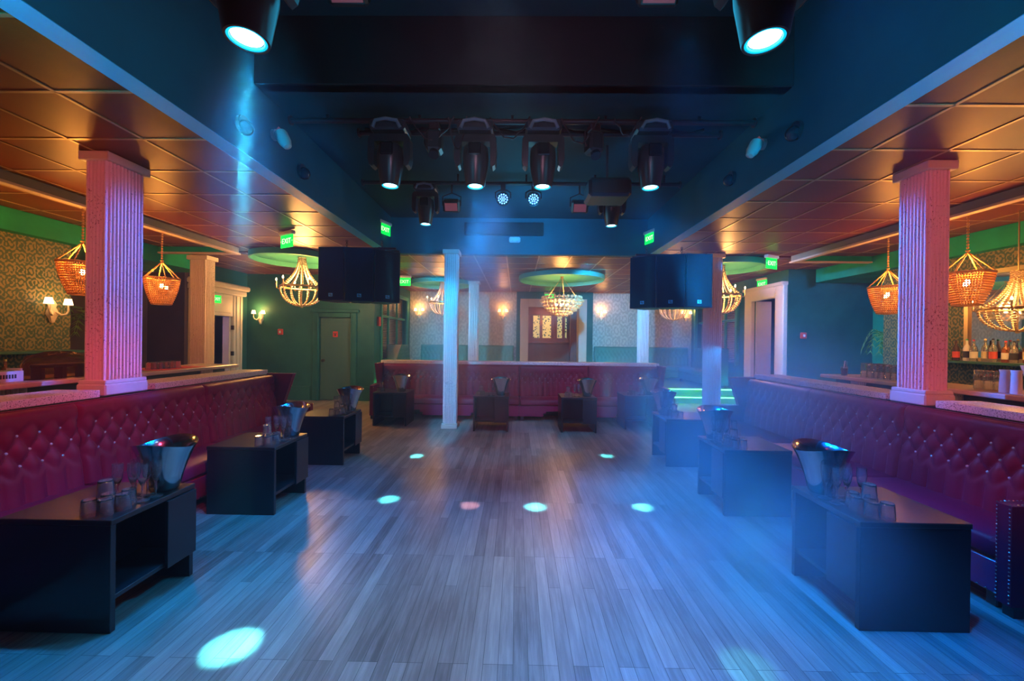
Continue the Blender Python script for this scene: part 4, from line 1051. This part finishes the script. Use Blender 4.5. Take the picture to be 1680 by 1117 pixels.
# unseen pink fill spots added to tint the columns and banquettes
spot('pink_fill',(-1.5,.8,2.7),(-3.56,3.35,2.05),(1,.09,.13),130,46,.5,.05).scale=(.3,1,1)
spot('pink_fill',(1.5,.8,2.7),(3.53,3.42,2.05),(1,.09,.13),150,46,.5,.05).scale=(.3,1,1)
spot('bay_wash_fill',(-1.2,5.0,2.9),(-3.45,3.5,1.95),(.0,.18,1),800,40,.6,.05).scale=(.35,1,1)
spot('bay_wash_fill',(1.2,5.0,2.9),(3.45,3.55,1.95),(.0,.18,1),950,40,.6,.05).scale=(.35,1,1)
spot('bay_wash_fill',(-1.0,7.35,2.9),(-5.3,9.75,1.3),(.0,.55,.6),260,50,.9,.05)
spot('bay_fill',(0,.5,3.9),(0,4.2,3.3),(.8,.40,.6),60,60,.9,.1)
spot('bay_wash_fill',(1.3,4.4,3.0),(6.4,8.4,1.3),(.0,.32,1),2600,36,.7,.06)
spot('pink_fill',(0,-1.0,2.9),(.2,7.8,.5),(1,.10,.3),500,34,.8,.08)
spot('pink_fill',(-.2,.6,3.6),(-3.4,2.9,.85),(1,.03,.10),330,52,.8,.08).scale=(1,.5,1)
spot('pink_fill',(.2,.4,3.6),(3.5,2.8,.85),(1,.03,.10),190,44,.8,.08).scale=(1,.5,1)
# unseen teal fill added to brighten the bay walls and soffit strips
point('bay_glow',(0,5.2,3.2),(.02,.45,.7),14,.3); point('bay_glow',(-1.0,2.4,3.3),(.02,.35,.6),10,.3); point('bay_glow',(1.0,2.4,3.3),(.02,.35,.6),10,.3)
for s in (-1,1): spot('soffit_fill',(s*2.0,.2,2.3),(s*2.35,2.1,3.07),(.0,.50,1),300,30,.9,.05)
spot('bay_neutral',(.3,4.9,3.4),(.45,3.3,0),(1,.62,.45),130,30,1.0,.15)
spot('bay_wash_fill',(-1.1,4.6,2.9),(-1.15,6.9,1.1),(.0,.46,1),700,70,.6,.05).scale=(.2,1,1)
spot('bay_wash_fill',(-.6,5.4,2.9),(-.6,7.15,3.45),(.0,.36,1),90,110,1,.05)
spot('bay_wash_fill',(1.2,3.2,3.4),(-2.08,3.0,.35),(.0,.40,1),620,30,.8,.05)
spot('bay_wash_fill',(1.9,4.9,2.7),(3.42,6.98,1.3),(.0,.32,1),420,44,.5,.05).scale=(.22,1,1)
# green from the led steps
for x in (-2.6,3.4,4.9):
    li=bpy.data.lights.new('led_step_glow','AREA'); li.shape='RECTANGLE'; li.size=1.6; li.size_y=.05; li.color=(.0,1,.25); li.energy=14
    o=bpy.data.objects.new('led_step_glow',li); COL.objects.link(o); o.location=(x,9.85,.55); o.rotation_euler=(math.radians(40),0,0)
# portal back room
point('back_room_lamp',(1.0,13.7,2.3),WARM,14,.1); point('side_room_lamp',(-7.4,8.7,1.7),(.5,.3,1),8,.1); point('side_room_lamp',(6.4,9.3,2.2),(.45,.35,1),8,.1)
# ============================================================ HAZE
def haze(name,label,loc,size,dens,col=(.48,.84,1),aniso=.2,noise=None,thr=(.35,.7),fall=True,step=1.0):
    m=bpy.data.materials.new(name); m.use_nodes=True; nt=m.node_tree; nt.nodes.clear()
    out=nt.nodes.new('ShaderNodeOutputMaterial'); vs=nt.nodes.new('ShaderNodeVolumeScatter'); vs.inputs['Color'].default_value=(*col,1); vs.inputs['Anisotropy'].default_value=aniso
    nt.links.new(vs.outputs[0],out.inputs['Volume'])
    if noise:
        tc=nt.nodes.new('ShaderNodeTexCoord'); nz=nt.nodes.new('ShaderNodeTexNoise'); nz.inputs['Scale'].default_value=noise; nz.inputs['Detail'].default_value=3
        nt.links.new(tc.outputs['Object'],nz.inputs['Vector'])
        mr=nt.nodes.new('ShaderNodeMapRange'); mr.inputs[1].default_value=thr[0]; mr.inputs[2].default_value=thr[1]; nt.links.new(nz.outputs[0],mr.inputs[0])
        v=nt.nodes.new('ShaderNodeVectorMath'); v.operation='DIVIDE'; v.inputs[1].default_value=[s/2 for s in size]; nt.links.new(tc.outputs['Object'],v.inputs[0])
        ln=nt.nodes.new('ShaderNodeVectorMath'); ln.operation='LENGTH'; nt.links.new(v.outputs[0],ln.inputs[0])
        f=nt.nodes.new('ShaderNodeMapRange'); f.interpolation_type='SMOOTHSTEP'; f.inputs[1].default_value=1.0; f.inputs[2].default_value=.15; nt.links.new(ln.outputs['Value'],f.inputs[0])
        mu=nt.nodes.new('ShaderNodeMath'); mu.operation='MULTIPLY'; nt.links.new(mr.outputs[0],mu.inputs[0]); nt.links.new(f.outputs[0],mu.inputs[1])
        m2=nt.nodes.new('ShaderNodeMath'); m2.operation='MULTIPLY'; m2.inputs[1].default_value=dens; nt.links.new(mu.outputs[0],m2.inputs[0]); nt.links.new(m2.outputs[0],vs.inputs['Density'])
    else: vs.inputs['Density'].default_value=dens
    m.cycles.volume_step_rate=step
    if noise: b=MB().lathe([(size[0]/2*math.sin(PI*k/12),-size[2]/2*math.cos(PI*k/12)) for k in range(13)],(0,0,0),24).xf(Matrix.Diagonal((1,size[1]/size[0],1,1)))
    else: b=MB().box(-size[0]/2,size[0]/2,-size[1]/2,size[1]/2,-size[2]/2,size[2]/2)
    o=fixn(b.build(name,m,None)); o.location=loc; tag(o,label,'haze',None,'stuff'); return o
haze('smoke_cloud','drifting blue smoke over the right side of the dance floor',(2.1,4.4,.95),(3.2,4.6,2.2),.52,noise=.8,thr=(.30,.62),step=3)
haze('smoke_cloud','thin upright wisp of smoke shaped to show the beam of the near left head',(-1.37,1.96,2.45),(.5,.5,1.4),.30,noise=1.1,thr=(.1,.5),step=3)  # haze added only along the beam so that the beam shows
haze('smoke_cloud','blue plume of smoke high under the second head in the bay',(-.45,4.6,2.55),(1.1,1.6,2.0),1.0,noise=1.8,thr=(.38,.62),step=3)
spot('moving_head_wash',(-.42,3.95,3.0),(-.45,4.9,1.8),(.0,.32,1),160,50,.8,.05)
spot('moving_head_wash',(1.2,5.3,3.0),(.6,5.6,1.8),(.0,.40,1),120,50,.8,.05)
haze('smoke_cloud','low blue smoke beside the nearest right table',(1.15,2.3,.55),(1.9,2.2,1.1),1.1,noise=1.1,thr=(.34,.62),step=3)
haze('smoke_cloud','pale smoke column over the middle of the dance floor',(-.5,5.6,1.6),(3.0,5.0,3.6),.30,noise=.9,thr=(.36,.66),step=3)
# ============================================================ CAMERA
f_=655.;th=math.atan(8/655.);rho=.012;dl=1.5/655
R0=Vector((math.cos(th),math.sin(th),0)); F0=Vector((-math.sin(th),math.cos(th),0)); D0=Vector((0,0,-1))
F=(F0*math.cos(dl)+D0*math.sin(dl)).normalized(); D=(D0*math.cos(dl)-F0*math.sin(dl)).normalized()
X=R0*math.cos(rho)-D*math.sin(rho); Yd=R0*math.sin(rho)+D*math.cos(rho); B=-F; U=-Yd
cam=bpy.data.cameras.new('camera'); cam.sensor_width=36; cam.lens=36*f_/1680; cam.clip_start=.05
co=bpy.data.objects.new('camera',cam); COL.objects.link(co)
co.matrix_world=Matrix(((X.x,U.x,B.x,0),(X.y,U.y,B.y,0),(X.z,U.z,B.z,1.55),(0,0,0,1)))
SC.camera=co
w=bpy.data.worlds.new('world'); SC.world=w; w.use_nodes=True; w.node_tree.nodes['Background'].inputs[0].default_value=(.01,.012,.02,1); w.node_tree.nodes['Background'].inputs[1].default_value=.2
wv=w.node_tree.nodes.new('ShaderNodeVolumeScatter'); wv.inputs['Density'].default_value=.006; wv.inputs['Anisotropy'].default_value=.2; wv.inputs['Color'].default_value=(.75,.9,1,1); w.node_tree.links.new(wv.outputs[0],w.node_tree.nodes['World Output'].inputs['Volume'])
SC.view_settings.view_transform='Standard'; SC.view_settings.look='None'; SC.view_settings.gamma=1; SC.view_settings.exposure=EXPO; SC.view_settings.use_curve_mapping=False
cy=SC.cycles
cy.use_denoising=True; cy.use_adaptive_sampling=True; cy.adaptive_threshold=.05; cy.use_light_tree=False; cy.max_bounces=12; cy.diffuse_bounces=3; cy.glossy_bounces=3; cy.transmission_bounces=12; cy.volume_bounces=0; cy.transparent_max_bounces=6
cy.sample_clamp_indirect=4; cy.caustics_reflective=False; cy.caustics_refractive=False; cy.volume_max_steps=128
